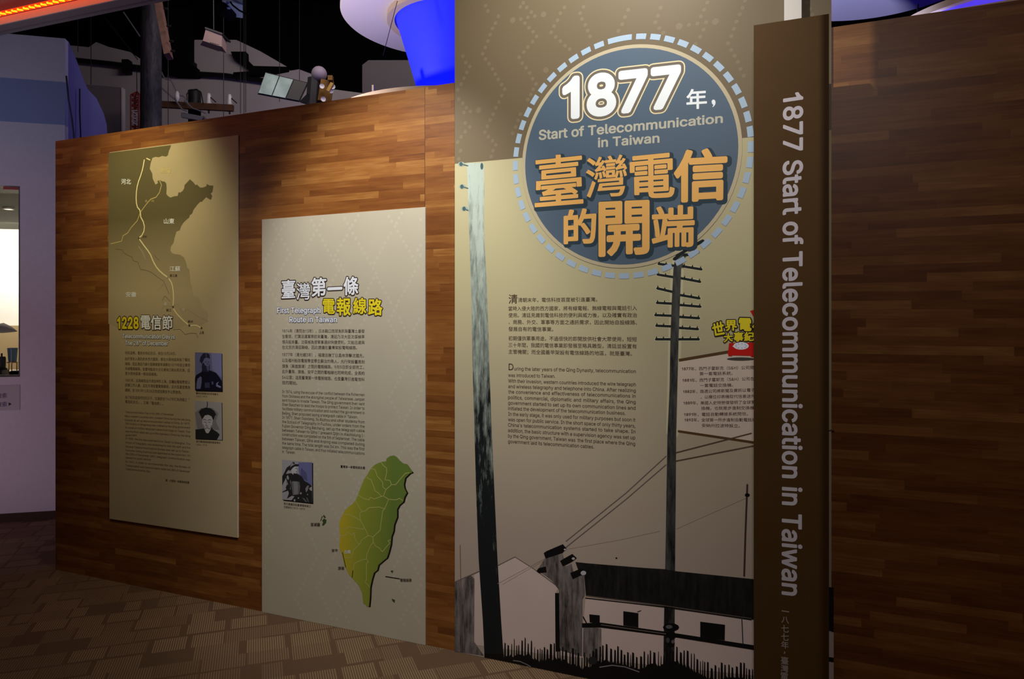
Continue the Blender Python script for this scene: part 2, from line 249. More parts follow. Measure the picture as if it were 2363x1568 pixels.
def carpet_material():
    g = NT('carpet_tile', 0.95, 0.1)
    o = g.xyz()
    a = math.atan2(0.33, 0.94)
    x = g.math('ADD', g.math('MULTIPLY', o[0], math.cos(a)), g.math('MULTIPLY', o[1], math.sin(a)))
    y = g.math('SUBTRACT', g.math('MULTIPLY', o[1], math.cos(a)), g.math('MULTIPLY', o[0], math.sin(a)))
    row = g.math('FLOOR', g.math('DIVIDE', y, 0.135))
    sh = g.math('MULTIPLY', g.white(row, '1D'), 3.0)
    ln = g.math('ADD', 0.075, g.math('MULTIPLY', g.white(g.math('ADD', row, 33.7), '1D'), 0.12))
    cx = g.math('ADD', g.math('DIVIDE', x, ln), sh)
    cell = g.math('FLOOR', cx)
    rnd = g.white(g.vec(cell, row)); rnd2 = g.white(g.vec(row, cell))
    fx = g.math('FRACT', cx); fy = g.math('FRACT', g.math('DIVIDE', y, 0.135))
    inside = g.math('MULTIPLY', g.math('GREATER_THAN', fx, g.math('MULTIPLY', rnd2, 0.16)), g.math('GREATER_THAN', fy, g.math('MULTIPLY', g.math('GREATER_THAN', rnd, 0.5), g.math('MULTIPLY', rnd, 0.17))))
    stripe = g.math('GREATER_THAN', g.math('SINE', g.math('MULTIPLY', x, 2 * math.pi / 0.0098)), -0.15)
    plain = g.math('GREATER_THAN', rnd, 0.13)
    k = g.math('MULTIPLY', g.math('MULTIPLY', inside, stripe), plain)
    pile = g.noise(g.vec(g.math('MULTIPLY', o[0], 260.0), g.math('MULTIPLY', o[1], 260.0)), 1.0, 2.0)
    k2 = g.math('MULTIPLY', k, g.math('ADD', 0.45, g.math('MULTIPLY', rnd2, 0.55)))
    col = g.mix(k2, (0.105, 0.062, 0.037, 1), (0.250, 0.172, 0.100, 1))
    col = g.mix(g.math('MULTIPLY', pile, 0.5), col, (0.055, 0.035, 0.02, 1))
    return g.done(col)


def pole_print(name, dark, light, bias=0.0):
    """a printed photograph of weathered timber"""
    g = NT(name, 0.6, 0.25); o = g.xyz()
    n1 = g.noise(g.vec(g.math('MULTIPLY', o[0], 55.0), 0.0, g.math('MULTIPLY', o[2], 11.0)), 1.0, 5.0, 0.65)
    n2 = g.noise(g.vec(g.math('MULTIPLY', o[0], 30.0), 4.0, g.math('MULTIPLY', o[2], 2.6)), 1.0, 3.0, 0.5)
    f = g.math('ADD', g.math('MULTIPLY', n1, 0.6), g.math('MULTIPLY', n2, 0.5))
    f = g.math('ADD', f, g.math('MULTIPLY', g.math('SUBTRACT', o[2], 1.3), bias))
    return g.done(g.ramp(f, [(0.42, rgb(*dark)), (0.72, rgb(*light))]))


def height_blend(name, low, high, h0, h1, rough=0.6, noise=0.0):
    """one colour below h0, another above h1, blended between"""
    g = NT(name, rough, 0.25); o = g.xyz()
    f = g.math('DIVIDE', g.math('SUBTRACT', o[2], h0), h1 - h0)
    if noise:
        f = g.math('ADD', f, g.math('MULTIPLY', g.math('SUBTRACT', g.noise(g.vec(o[0], o[1], o[2]), 9.0, 4.0), 0.5), noise))
    return g.done(g.ramp(f, [(0.0, rgb(*low)), (1.0, rgb(*high))]))


# ---------------------------------------------------------------- mesh building
class MB:
    def __init__(s): s.v = []; s.f = []; s.mi = []; s.mats = []; s.smooth = []
    def slot(s, m):
        if m not in s.mats: s.mats.append(m)
        return s.mats.index(m)
    def add(s, vs, fs, m, smooth=False):
        k = len(s.v); i = s.slot(m)
        s.v.extend(tuple(v) for v in vs)
        for f in fs: s.f.append(tuple(k + q for q in f)); s.mi.append(i); s.smooth.append(smooth)
    def box(s, c, size, m, rot=None):
        x, y, z = (q / 2 for q in size)
        vs = [Vector(p) for p in ((-x,-y,-z),(x,-y,-z),(x,y,-z),(-x,y,-z),(-x,-y,z),(x,-y,z),(x,y,z),(-x,y,z))]
        if rot is not None: vs = [rot @ p for p in vs]
        c = Vector(c)
        s.add([p + c for p in vs], [(0,3,2,1),(4,5,6,7),(0,1,5,4),(1,2,6,5),(2,3,7,6),(3,0,4,7)], m)
    def bar(s, p0, p1, w, t, m, up=(0, 0, 1)):
        p0, p1 = Vector(p0), Vector(p1); d = (p1 - p0); L = d.length; d.normalize()
        x = d.cross(Vector(up)).normalized(); y = x.cross(d)
        rot = Matrix((x, d, y)).transposed()
        s.box((p0 + p1) / 2, (w, L, t), m, rot)
    def tube(s, pts, r, m, n=8, caps=True):
        pts = [Vector(p) for p in pts]; rs = r if isinstance(r, (list, tuple)) else [r] * len(pts)
        vs = []; fs = []
        ref = Vector((0.123, 0.31, 0.94)).normalized()
        for i, p in enumerate(pts):
            d = (pts[min(i + 1, len(pts) - 1)] - pts[max(i - 1, 0)]).normalized()
            a = d.cross(ref)
            if a.length < 1e-3: a = d.cross(Vector((1, 0, 0)))
            a.normalize(); b = d.cross(a)
            for k in range(n):
                t = 2 * math.pi * k / n; vs.append(p + (a * math.cos(t) + b * math.sin(t)) * rs[i])
        for i in range(len(pts) - 1):
            for k in range(n):
                q = (k + 1) % n; fs.append((i * n + k, i * n + q, (i + 1) * n + q, (i + 1) * n + k))
        if caps: fs.append(tuple(range(n - 1, -1, -1))); fs.append(tuple((len(pts) - 1) * n + k for k in range(n)))
        s.add(vs, fs, m, True)
    def lathe(s, c, prof, m, n=48, closed=False):
        c = Vector(c); vs = []; fs = []
        for r, z in prof:
            for k in range(n):
                t = 2 * math.pi * k / n; vs.append(c + Vector((r * math.cos(t), r * math.sin(t), z)))
        P = len(prof)
        for i in range(P if closed else P - 1):
            j = (i + 1) % P
            for k in range(n):
                q = (k + 1) % n; fs.append((i * n + k, i * n + q, j * n + q, j * n + k))
        s.add(vs, fs, m, True)
    def ball(s, c, r, m, n=20):
        s.lathe(c, [(r * math.sin(math.pi * i / n) + 1e-5, -r * math.cos(math.pi * i / n)) for i in range(n + 1)], m, 24)
    def prism(s, poly, ext, m):
        poly = [Vector(p) for p in poly]; n = len(poly); ext = Vector(ext)
        tri = tessellate_polygon([poly])
        vs = poly + [p + ext for p in poly]
        fs = [tuple(t) for t in tri] + [tuple(n + q for q in reversed(t)) for t in tri]
        fs += [(i, (i + 1) % n, n + (i + 1) % n, n + i) for i in range(n)]
        s.add(vs, fs, m)
    def build(s, name, parent=None, matrix=None):
        me = bpy.data.meshes.new(name); me.from_pydata(s.v, [], s.f)
        for m in s.mats: me.materials.append(m)
        me.polygons.foreach_set('material_index', s.mi); me.polygons.foreach_set('use_smooth', s.smooth)
        me.update()
        o = bpy.data.objects.new(name, me); COL.objects.link(o)
        if hasattr(me, 'set_sharp_from_angle'): me.set_sharp_from_angle(angle=math.radians(38))
        if parent is not None: o.parent = parent
        if matrix is not None: o.matrix_world = matrix
        return o


def empty(name, loc=(0, 0, 0), matrix=None):
    o = bpy.data.objects.new(name, None); COL.objects.link(o); o.empty_display_size = 0.1
    if matrix is not None: o.matrix_world = matrix
    else: o.location = loc
    return o

def tag(o, label, cat, group=None, kind=None):
    o['label'] = label; o['category'] = cat
    if group: o['group'] = group
    if kind: o['kind'] = kind
    return o

def struct(o, label=None):
    o['kind'] = 'structure'
    if label: o['label'] = label
    return o

def local(root, mb):
    """vertices given in world space, stored relative to the thing's origin"""
    inv = root.matrix_world.inverted(); mb.v = [tuple(inv @ Vector(v)) for v in mb.v]; return mb

def wpart(name, mb, root):
    o = local(root, mb).build(name); o.parent = root; return o

def sub(o, part):
    """hang a small piece under the part that carries it"""
    o.parent = part; return o


# ---------------------------------------------------------------- lettering
GL = {}
LATIN = 1.43
def load_glyphs(text):
    dg_objs = []
    for ln in GLYPHS.strip().split('\n'):
        ch, adv, rest = ln.split(' ', 2)
        cs = [[int(q) for q in c.split()] for c in rest.split('/')]
        cs = [[(x / 1000 * LATIN, y / 1000 * LATIN) for x, y in zip(c[0::2], c[1::2])] for c in cs]
        ar = [sum(c[i - 1][0] * c[i][1] - c[i][0] * c[i - 1][1] for i in range(len(c))) for c in cs]
        big = max(ar, key=abs)
        outer = [c for c, a in zip(cs, ar) if a * big > 0]; holes = [c for c, a in zip(cs, ar) if a * big < 0]
        def inside(p, c):
            k = False
            for i in range(len(c)):
                (x0, y0), (x1, y1) = c[i - 1], c[i]
                if (y0 > p[1]) != (y1 > p[1]) and p[0] < x0 + (p[1] - y0) / (y1 - y0) * (x1 - x0): k = not k
            return k
        for n_, c in enumerate(outer):                      # overlapping strokes of a letter are filled one by one
            cu = bpy.data.curves.new('g', 'CURVE'); cu.dimensions = '2D'; cu.fill_mode = 'FRONT'
            for pts in [c] + [h for h in holes if inside(h[0], c)]:
                sp = cu.splines.new('POLY'); sp.points.add(len(pts) - 1)
                for i, p in enumerate(pts): sp.points[i].co = (p[0], p[1], 0, 1)
                sp.use_cyclic_u = True
            o = bpy.data.objects.new('g', cu); COL.objects.link(o); dg_objs.append((ch, int(adv) / 1000 * LATIN, o, n_))
    for ch in sorted(set(text)):
        if ord(ch) < 128: continue
        cu = bpy.data.curves.new('g', 'FONT'); cu.body = ch; cu.size = 1.0; cu.fill_mode = 'FRONT'; cu.resolution_u = 3
        o = bpy.data.objects.new('g', cu); COL.objects.link(o); dg_objs.append((ch, 1.0, o, 0))
    bpy.context.view_layer.update()
    dg = bpy.context.evaluated_depsgraph_get()
    for ch, adv, o, n_ in dg_objs:
        me = o.evaluated_get(dg).to_mesh()
        vs = [(v.co.x, v.co.y, n_) for v in me.vertices]; fs = [tuple(p.vertices) for p in me.polygons]
        cnt = {}
        for f in fs:
            for i in range(len(f)):
                e = tuple(sorted((f[i], f[(i + 1) % len(f)]))); cnt[e] = cnt.get(e, 0) + 1
        es = [e for e, c in cnt.items() if c == 1]
        if n_:
            a, v0, f0, e0 = GL[ch]; k = len(v0)
            GL[ch] = (adv, v0 + vs, f0 + [tuple(k + q for q in f) for f in fs], e0 + [(k + p, k + q) for p, q in es])
        else: GL[ch] = (adv, vs, fs, es)
        o.evaluated_get(dg).to_mesh_clear()
    for ch, adv, o, n_ in dg_objs:
        cu = o.data; bpy.data.objects.remove(o); bpy.data.curves.remove(cu)
    GL[' '] = (0.27, [], [], [])


def layout(text, space=None):
    x = 0.0; out = []
    for ch in text:
        a = GL[ch][0]
        if ch == ' ' and space is not None: a = space
        out.append((ch, x)); x += a
    return out, x


DISC = [(math.cos(2 * math.pi * k / 8), math.sin(2 * math.pi * k / 8)) for k in range(8)]
def capsule(ax, ay, bx, by, r):
    t = math.atan2(by - ay, bx - ax); n = 9 if r > 0.05 else 4; ARC = [math.pi * (0.5 + k / (n - 1.0)) for k in range(n)]
    return [(ax + r * math.cos(t + a), ay + r * math.sin(t + a)) for a in ARC] + [(bx + r * math.cos(t + a + math.pi), by + r * math.sin(t + a + math.pi)) for a in ARC]

def stack(pieces):
    """give overlapping flat pieces different hair-thin heights so that no two faces coincide"""
    boxes = [(min(p[0] for p in q), max(p[0] for p in q), min(p[1] for p in q), max(p[1] for p in q)) for q in pieces]
    order = sorted(range(len(boxes)), key=lambda i: boxes[i][0]); lev = [0] * len(pieces); live = []
    for i in order:
        a = boxes[i]; live = [j for j in live if boxes[j][1] >= a[0]]
        used = {lev[j] for j in live if boxes[j][2] <= a[3] and boxes[j][3] >= a[2]}
        k = 1
        while k in used: k += 1
        lev[i] = k; live.append(i)
    return lev

def glyph_parts(ch, x, r):
    _, gv, gf, ge = GL[ch]
    return [(a + x, b, l) for a, b, l in gv], gf, [capsule(gv[a][0] + x, gv[a][1], gv[b][0] + x, gv[b][1], r) for a, b in ge] if r else []

CACHE = {}
def text_mesh(text, space=None, r=0.0, track=0.0):
    """vertices (x, y, level) and faces of a line of text, thickened by r"""
    lay, _ = layout(text, space); vs = []; fs = []
    whole = r > 0.03; pieces = []
    def add(v, f, ps, lv, dx=0.0):
        k = len(vs); vs.extend((a + dx, b, l) for a, b, l in v); fs.extend(tuple(k + q for q in g) for g in f)
        for p, l in zip(ps, lv):
            k = len(vs); vs.extend((a + dx, b, l + 3) for a, b in p); fs.append(tuple(range(k, k + len(p))))
    for i, (ch, x) in enumerate(lay):
        x += track * i
        if whole:
            v, f, ps = glyph_parts(ch, x, r); add(v, f, [], []); pieces += ps
        else:
            if (ch, r) not in CACHE:
                v, f, ps = glyph_parts(ch, 0.0, r); CACHE[ch, r] = (v, f, ps, stack(ps))
            add(*CACHE[ch, r], x)
    if whole: add([], [], pieces, stack(pieces))
    return vs, fs


class Print:
    """One printed part lying on a panel face: px coordinates of the face, small ink layers above it."""
    def __init__(s, frame, d):
        s.fr = frame; s.d = d; s.mb = MB(); s.nl = 0; s.dots = []
    def P(s, x, y): return s.fr.px(x, y, s.d)
    def _put(s, pts, fs, m, layer):
        s.nl += 1
        d = s.d + 0.00015 * layer + 0.000005 * (s.nl % 9)
        s.mb.add([(p[0], -d - (0.000005 * p[2] if len(p) > 2 else 0.0), p[1]) for p in pts], fs, m)
    def poly(s, pts, m, layer=1, to=None):
        q = [s.P(*(to(p) if to else p)) for p in pts]
        tri = tessellate_polygon([[Vector((a, b, 0)) for a, b in q]])
        s._put(q, [tuple(t) for t in tri], m, layer)
    def polysh(s, q, m, layer=1):
        tri = tessellate_polygon([[Vector((a, b, 0)) for a, b in q]]); s._put(q, [tuple(t) for t in tri], m, layer)
    def stroke(s, pts, w, m, layer=2, to=None, rnd=True):
        q = [Vector(s.P(*(to(p) if to else p))) for p in pts]
        a = pts[0] if not to else to(pts[0])
        sc = (Vector(s.P(a[0], a[1] + 10)) - Vector(s.P(a[0], a[1]))).length / 10
        r = w * sc / 2; vs = []; fs = []; ps = []
        for i in range(len(q) - 1):
            d = q[i + 1] - q[i]
            if d.length < 1e-7: continue
            if rnd: ps.append(capsule(q[i].x, q[i].y, q[i + 1].x, q[i + 1].y, r))
            else:
                n = Vector((-d.y, d.x)).normalized() * r; ps.append([tuple(q[i] + n), tuple(q[i] - n), tuple(q[i + 1] - n), tuple(q[i + 1] + n)])
        for p, l in zip(ps, stack(ps)):
            k = len(vs); vs += [(a_, b_, l) for a_, b_ in p]; fs.append(tuple(range(k, k + len(p))))
        s._put(vs, fs, m, layer)
    def ell(s, x, y, rx, ry, m, layer=2, n=28, to=None):
        s.poly([(x + rx * math.cos(2 * math.pi * k / n), y + ry * math.sin(2 * math.pi * k / n)) for k in range(n)], m, layer, to)
    def disc(s, x, y, r, m, layer=2, n=12):
        c = s.P(x, y); sc = (Vector(s.P(x, y + 10)) - Vector(c)).length / 10
        if any(math.hypot(c[0] - a, c[1] - b) < (r + t) * sc for a, b, t in s.dots): return
        s.dots.append((c[0], c[1], r))
        s._put([(c[0] + r * sc * math.cos(2 * math.pi * k / n), c[1] + r * sc * math.sin(2 * math.pi * k / n)) for k in range(n)], [tuple(range(n))], m, layer)
    def quad_text(s, text, quad, m, layer=3, r=0.0, box='ink', grow=0.0, space=None, shift=(0, 0), base_r=None, track=0.0):
        """text filling the pixel quad (tl, tr, br, bl); grow adds an outline of that many em beyond r"""
        b = r if base_r is None else base_r
        vs0, _ = text_mesh(text, space, 0.0, track)
        x0 = min(v[0] for v in vs0) - b; x1 = max(v[0] for v in vs0) + b
        if box == 'ink': y0 = min(v[1] for v in vs0) - b; y1 = max(v[1] for v in vs0) + b
        elif box == 'cap': y0, y1 = -b, 0.728 + b
        else: y0, y1 = -0.10, 0.84
        vs, fs = text_mesh(text, space, r + grow, track)
        tl, tr, br, bl = [Vector(s.P(p[0] + shift[0], p[1] + shift[1])) for p in quad]
        out = []
        for x, y, l in vs:
            u = (x - x0) / (x1 - x0); v = (y - y0) / (y1 - y0)
            p = (bl * (1 - u) + br * u) * (1 - v) + (tl * (1 - u) + tr * u) * v
            out.append((p.x, p.y, l))
        s._put(out, fs, m, layer)
    def cjk(s, text, x0, y0, x1, y1, size, m, layer=3, r=0.008):
        h = size / 2
        s.quad_text(text, ((x0, y0 - h), (x1, y1 - h), (x1, y1 + h), (x0, y0 + h)), m, layer, r, 'em')
    def latin(s, text, x0, y0, x1, y1, cap, m, layer=3, r=0.0, narrow=1.0, justify=True):
        sp = None
        if justify and ' ' in text:
            em = cap / 0.728 * narrow
            words = layout(text, 0.0)[1]; sp = max(0.25, ((x1 - x0) / em - words) / text.count(' '))
        s.quad_text(text, ((x0, y0 - cap), (x1, y1 - cap), (x1, y1), (x0, y0)), m, layer, r, 'cap', space=sp)
    def build(s, name, root):
        o = s.mb.build(name)
        o.parent = root; o.matrix_parent_inverse = Matrix()
        # vertices are in the frame's own coordinates; shift them to the thing's base
        off = Vector((root['_s'], -root['_d'], root['_h']))
        for v in o.data.vertices: v.co -= off
        o.data.update()
        return o

def panel_root(name, frame, s0, d0, h0=0.0):
    o = empty(name, matrix=frame.matrix(s0, d0, h0)); o['_s'] = s0; o['_d'] = d0; o['_h'] = h0; return o

def board(frame, d_back, d_front, pts, m, m_edge=None):
    """a board with the outline pts (s, h) between two distances from the wall"""
    mb = MB(); n = len(pts)
    tri = tessellate_polygon([[Vector((a, b, 0)) for a, b in pts]])
    vs = [(a, -d_front, b) for a, b in pts] + [(a, -d_back, b) for a, b in pts]
    mb.add(vs, [tuple(t) for t in tri], m)
    mb.add(vs, [tuple(n + q for q in reversed(t)) for t in tri] + [(i, (i + 1) % n, n + (i + 1) % n, n + i) for i in range(n)], m_edge or m)
    return mb

def bpart(name, mb, root):
    off = Vector((root['_s'], -root['_d'], root['_h']))
    mb.v = [tuple(Vector(v) - off) for v in mb.v]
    o = mb.build(name); o.parent = root; return o

# ---------------------------------------------------------------- the setting
WOOD = wood_material(); CARPET = carpet_material()
LILAC = mat('lilac_lit_plaster', (205, 198, 206), 0.8, 0.2, noise=0.03, scale=30)
LILAC_BAND = mat('blue_grey_paint_band', (140, 150, 186), 0.8, 0.2)
BLACK = mat('black_paint', (12, 12, 13), 0.9, 0.1)
DARKM = mat('dark_metal', (28, 27, 28), 0.5, 0.4)
GREYW = mat('far_wall_plaster', (196, 186, 186), 0.85, 0.2, noise=0.05, scale=3)
WHITE = mat('white_paint', (226, 220, 216), 0.6, 0.3)
BASEB = mat('dark_brown_skirting', (62, 44, 34), 0.5, 0.3)

mb = MB(); mb.box((2, 5, -0.05), (22, 22, 0.1), CARPET); struct(mb.build('floor'))
PH = WALL.px(128, 326)[1]                           # partition height
S_END = 5.6
mb = MB(); mb.box((S_END / 2, 0.06, PH / 2), (S_END, 0.12, PH), WOOD)
struct(mb.build('wall_back', matrix=WALL.matrix()), 'freestanding partition of teak strip veneer')

# lilac wall with the display window
a0, hb = LEFT.px(46, 870); _, ht = LEFT.px(46, 430); a1, h1 = LEFT.px(150, 89); aL = -2.4; aw = -1.1
hband0 = LEFT.px(20, 281)[1]; hband1 = LEFT.px(20, 180)[1]
mb = MB()
def lwall(s0, s1, z0, z1, m=LILAC): mb.box(((s0 + s1) / 2, 0.05, (z0 + z1) / 2), (s1 - s0, 0.10, z1 - z0), m)
lwall(aL, aw, 0, h1); lwall(a0, a1, 0, hband0); lwall(aw, a0, 0, hb); lwall(aw, a0, ht, hband0)
lwall(aw, a1, hband0, hband1, LILAC_BAND); lwall(aw, a1, hband1, h1)
struct(mb.build('wall_left', matrix=LEFT.matrix()))
mb = MB(); mb.box(((aL + a1) / 2, -0.006, 0.030), (a1 - aL, 0.012, 0.060), BASEB); struct(mb.build('baseboard_left', matrix=LEFT.matrix()))

# far wall, dark ceiling and shell
FZ = 9.0
far = [(60, 900), (60, 110), (165, 105), (205, 109), (222, 97), (250, 108), (300, 120), (372, 168), (372, 165), (400, 170), (452, 172),
       (450, 152), (437, 148), (437, 104), (450, 92), (545, 92), (600, 118), (662, 154), (640, 168), (690, 160), (722, 172), (760, 205), (836, 215), (836, 150), (850, 139), (960, 139), (1400, 139), (1400, 900)]
mb = MB(); mb.prism([at(x, y, FZ) for x, y in far], (0, 0.15, 0), GREYW); struct(mb.build('wall_far'))
mb = MB()
mb.box((1, 10.6, 3), (18, 0.2, 7), BLACK); struct(mb.build('wall_rear'))
mb = MB(); mb.box((0, 7.2, 6.1), (18, 7.2, 0.1), BLACK); struct(mb.build('ceiling'))

# the glowing cove at the upper left
CZ = 3.08
def cv(x, y, h=CZ):
    z = (h - EYE) * FPX / (HY - y); return Vector(((x - CX) / FPX * z, z, h))
pA, pB = cv(-260, 136), cv(395, 0)
cd = (pB - pA).normalized(); cn = Vector((cd.y, -cd.x, 0))       # cn points to the camera side
if cn.y > 0: cn = -cn
L0, L1 = -0.5, (pB - pA).length + 0.7
COVE = Matrix(((cd.x, -cn.x, 0, pA.x), (cd.y, -cn.y, 0, pA.y), (0, 0, 1, CZ), (0, 0, 0, 1)))
GREYB = mat('grey_bulkhead_paint', (150, 140, 142), 0.7, 0.25)
REDW = mat('white_cove_plaster', (225, 205, 200), 0.8, 0.2)
Lm, Ll = (L0 + L1) / 2, L1 - L0
mb = MB()
mb.box((Lm, -0.013, 0.03), (Ll, 0.026, 0.06), GREYB)               # outer lip
mb.box((Lm, -0.033, 0.035), (Ll, 0.014, 0.05), DARKM)              # shadow groove
mb.box((Lm, -0.068, 0.02), (Ll, 0.056, 0.04), GREYB)               # inner flange
mb.box((Lm, -0.100, 0.02), (Ll, 0.008, 0.04), REDW)                # upstand that catches the glow
mb.box((Lm, -0.03, 0.24), (Ll, 0.06, 0.4), GREYB)
mb.box((Lm, -0.80, 0.24), (Ll, 1.5, 0.06), REDW)                   # recess ceiling
struct(mb.build('ceiling_cove', matrix=COVE))
LEDM = mat('red_led', (255, 60, 10), 0.4, 0.3, emit=(255, 50, 6), estr=1.3)
LEDH = mat('orange_led_bead', (255, 150, 30), 0.4, 0.3, emit=(255, 150, 20), estr=2.6)
mb = MB(); mb.box((Lm, -0.125, 0.046), (Ll, 0.030, 0.010), LEDM)
led = tag(mb.build('led_strip', matrix=COVE), 'glowing red LED strip running along the ceiling cove', 'light strip')
mb = MB(); k = L0
while k < L1:
    mb.box((k, -0.133, 0.040), (0.026, 0.012, 0.008), LEDH, Matrix.Rotation(0.6, 3, 'Z')); k += 0.045
bd = mb.build('led_bead'); bd.parent = led; bd['kind'] = 'stuff'; bd['label'] = 'row of tiny orange LED beads'
area('cove_spill', COVE @ Vector((1.6, -0.35, 0.16)), COVE @ Vector((1.8, 0.9, -1.2)), 0.9, (1.0, 0.10, 0.04), 2.6, 0.1)
area('cove_spill', COVE @ Vector((0.9, -0.5, 0.16)), COVE @ Vector((0.9, -1.0, -1.6)), 3.0, (1.0, 0.36, 0.20), 2.5, 0.1)

# ---------------------------------------------------------------- panel inks
TXT_ALL = '''臺灣電信的開端年清朝末年，電信科技首度被引進臺灣。當時入侵大陸的西方國家，將有線電報、無線電報與電話引入使用。清廷見識到電信科技的便利與威力後，以及確實有政治、商務、外交、軍事等方面之通訊需求，因此開始自設線路、發展自有的電信事業。初期僅供軍事用途，不過很快的即開放供社會大眾使用，短短三十年間，我國的電信事業即發展至略具雛型，清廷並設置有主管機關；而全國最早架設有電信線路的地區，就是臺灣。世界電信大事紀（）西門子霍斯克公司開發第一套電話系統在一套電話交換機路透新聞及資訊以電子欄位印表機取代信差送件美國人史特勞傑發明了全球第換機也就是步進制交換機自動轉接系統問世局安納州拉波特設立全球第一所條報線路生衝突，打算派遣軍隊前來臺灣，清廷乃派大臣沈葆楨率領兵船來臺。沈葆楨為使軍事通訊快捷便利，又能迅速與在北京的清廷聯絡，因此建議在臺灣架設電報線路。同治日本藉口琉球漁民土番光緒福建巡撫丁昌命游擊沈國先以及福州船政學堂學生蘇汝灼等人，先行架設臺南到旗後（高雄旗津）之間的電報線路，月即全部完工，此外臺南、旗後、安平也同時完成，全長約公里；這引進電信科技的開始。圖首先建議架設臺灣電報線之氏澎湖廳安平台南節你知道嗎，電信也有紀念日，就在月日由於都了線路，乃諭示直隸總督李鴻章年設立軍用點大沽北塘海口砲台到天津，是大陸地區第一條兩線路由天津延伸上海並籌設訓練工作員且總局盛宣懷辦予公眾特別子交通部訂為我國之「」又稱：中國第一條河北渤海山東江蘇安徽黃河濟寧清江浦鎮江長上海州籌辦任一八七七檢索圖▶個許多你知道嗎辦在就是於派有線電報設置地點自由'''
load_glyphs(TXT_ALL)

CREAM = mat('print_cream', (214, 200, 164), 0.55, 0.25, noise=0.02, scale=8)
CREAMP = mat('print_warm_paper', (186, 171, 142), 0.55, 0.25, noise=0.025, scale=6)
INK = mat('print_brown_text', (70, 54, 42), 0.6, 0.2)
INKD = mat('print_dark_ink', (34, 26, 24), 0.6, 0.2)
WHT = mat('print_white', (234, 240, 254), 0.55, 0.25)
YEL = mat('print_yellow', (232, 214, 40), 0.55, 0.25)
OUTL = mat('print_outline_brown', (58, 40, 34), 0.55, 0.25)
NAVY = mat('print_outline_navy', (52, 52, 98), 0.55, 0.25)
EDGE = mat('foam_board_edge', (222, 218, 208), 0.7, 0.2)


def chains(pr, pts_list, rad, m, layer, to=None):
    for c in pts_list:
        for p in c:
            x, y = (p[0], p[1]) if not to else to(p)
            pr.disc(x, y, p[2] if len(p) > 2 else rad, m, layer)

# ================================================================ panel 1: the map panel
D1 = 0.006
q = [WALL.px(x, y, D1) for x, y in ((251, 352), (548, 312), (549, 1242), (254, 1198))]
sL = (q[0][0] + q[3][0]) / 2; sR = (q[1][0] + q[2][0]) / 2
R1 = panel_root('map_panel', WALL, (sL + sR) / 2, 0.0, min(q[2][1], q[3][1]))
tag(R1, 'tall brown display panel with a coastline map and 1228 title on the wooden wall', 'information panel')
bpart('board', board(WALL, 0.0, D1, [(sL, q[3][1]), (sR, q[2][1]), (sR, q[1][1]), (sL, q[0][1])], CREAMP, EDGE), R1)
z = lambda p: (240 + p[0] / 3.2, 310 + p[1] / 3.2)
pr = Print(WALL, D1)
h_lo, h_hi = WALL.px(360, 825, D1)[1], WALL.px(340, 650, D1)[1]
LAND = height_blend('print_map_land', (176, 161, 134), (98, 90, 60), h_lo, h_hi)
land = [(33, 138), (33, 1400), (120, 1440), (320, 1450), (480, 1440), (560, 1425), (640, 1400), (700, 1420), (765, 1385), (760, 1360), (772, 1340), (760, 1310), (725, 1290), (720, 1260), (700, 1210), (660, 1190),
        (655, 1150), (640, 1100), (634, 1040), (630, 1000), (615, 985), (605, 945), (590, 910), (560, 890), (520, 885), (505, 880), (490, 860), (494, 830), (515, 800), (520, 770), (535, 720),
        (560, 710), (570, 680), (590, 650), (612, 630), (630, 615), (634, 598), (650, 588), (660, 560), (690, 520), (710, 500), (722, 500), (755, 465), (775, 478), (790, 485), (800, 455), (788, 440), (802, 425),
        (808, 380), (780, 378), (760, 368), (754, 385), (730, 394), (710, 394), (700, 385), (685, 370), (678, 378), (660, 355), (635, 333), (595, 375), (592, 400), (580, 420), (562, 432), (550, 428), (545, 455), (520, 458),
        (490, 468), (470, 455), (460, 440), (463, 400), (460, 365), (448, 350), (430, 348), (412, 338), (395, 345), (398, 362), (380, 372), (370, 350), (360, 330), (356, 290), (338, 255), (344, 215), (358, 175), (380, 167),
        (405, 170), (430, 160), (458, 166), (472, 155), (480, 122), (490, 100), (495, 80)]
pr.poly([z(p) for p in land], LAND, 1)
RIV = mat('print_river', (190, 172, 120), 0.6, 0.2); LINE = mat('print_route_line', (236, 224, 178), 0.6, 0.2)
RIV2 = mat('print_river_pale', (170, 152, 128), 0.6, 0.2); BORD = mat('print_border_line', (92, 78, 58), 0.6, 0.2)
SEAT = mat('print_sea_lettering', (214, 196, 146), 0.6, 0.2)
for pl in ([(410, 340), (425, 375), (410, 430), (385, 465), (345, 480), (310, 520), (270, 575), (245, 640), (200, 690), (175, 730), (140, 750), (130, 790), (50, 810)],):
    pr.stroke([z(p) for p in pl], 2.2, RIV, 2)
for pl in ([(415, 1330), (440, 1270), (505, 1272), (545, 1255), (560, 1290), (575, 1310), (620, 1295), (660, 1325), (700, 1350), (765, 1382)], [(255, 828), (285, 870), (305, 918)], [(428, 1060), (440, 1100), (425, 1120), (400, 1155)], [(430, 1115), (468, 1130)], [(497, 1130), (490, 1180), (500, 1210)]):
    pr.stroke([z(p) for p in pl], 2.6, RIV2, 2)
for pl in ([(85, 850), (130, 852), (150, 880), (180, 895), (210, 910), (215, 935), (250, 945), (270, 1000), (310, 1005), (350, 1020), (400, 1060), (440, 1085), (460, 1130), (480, 1180)], [(370, 890), (385, 910), (410, 935)], [(510, 1445), (560, 1440), (600, 1480), (640, 1470), (680, 1472), (695, 1505)], [(430, 1230), (450, 1195), (490, 1235)]):
    pr.stroke([z(p) for p in pl], 0.9, BORD, 2)
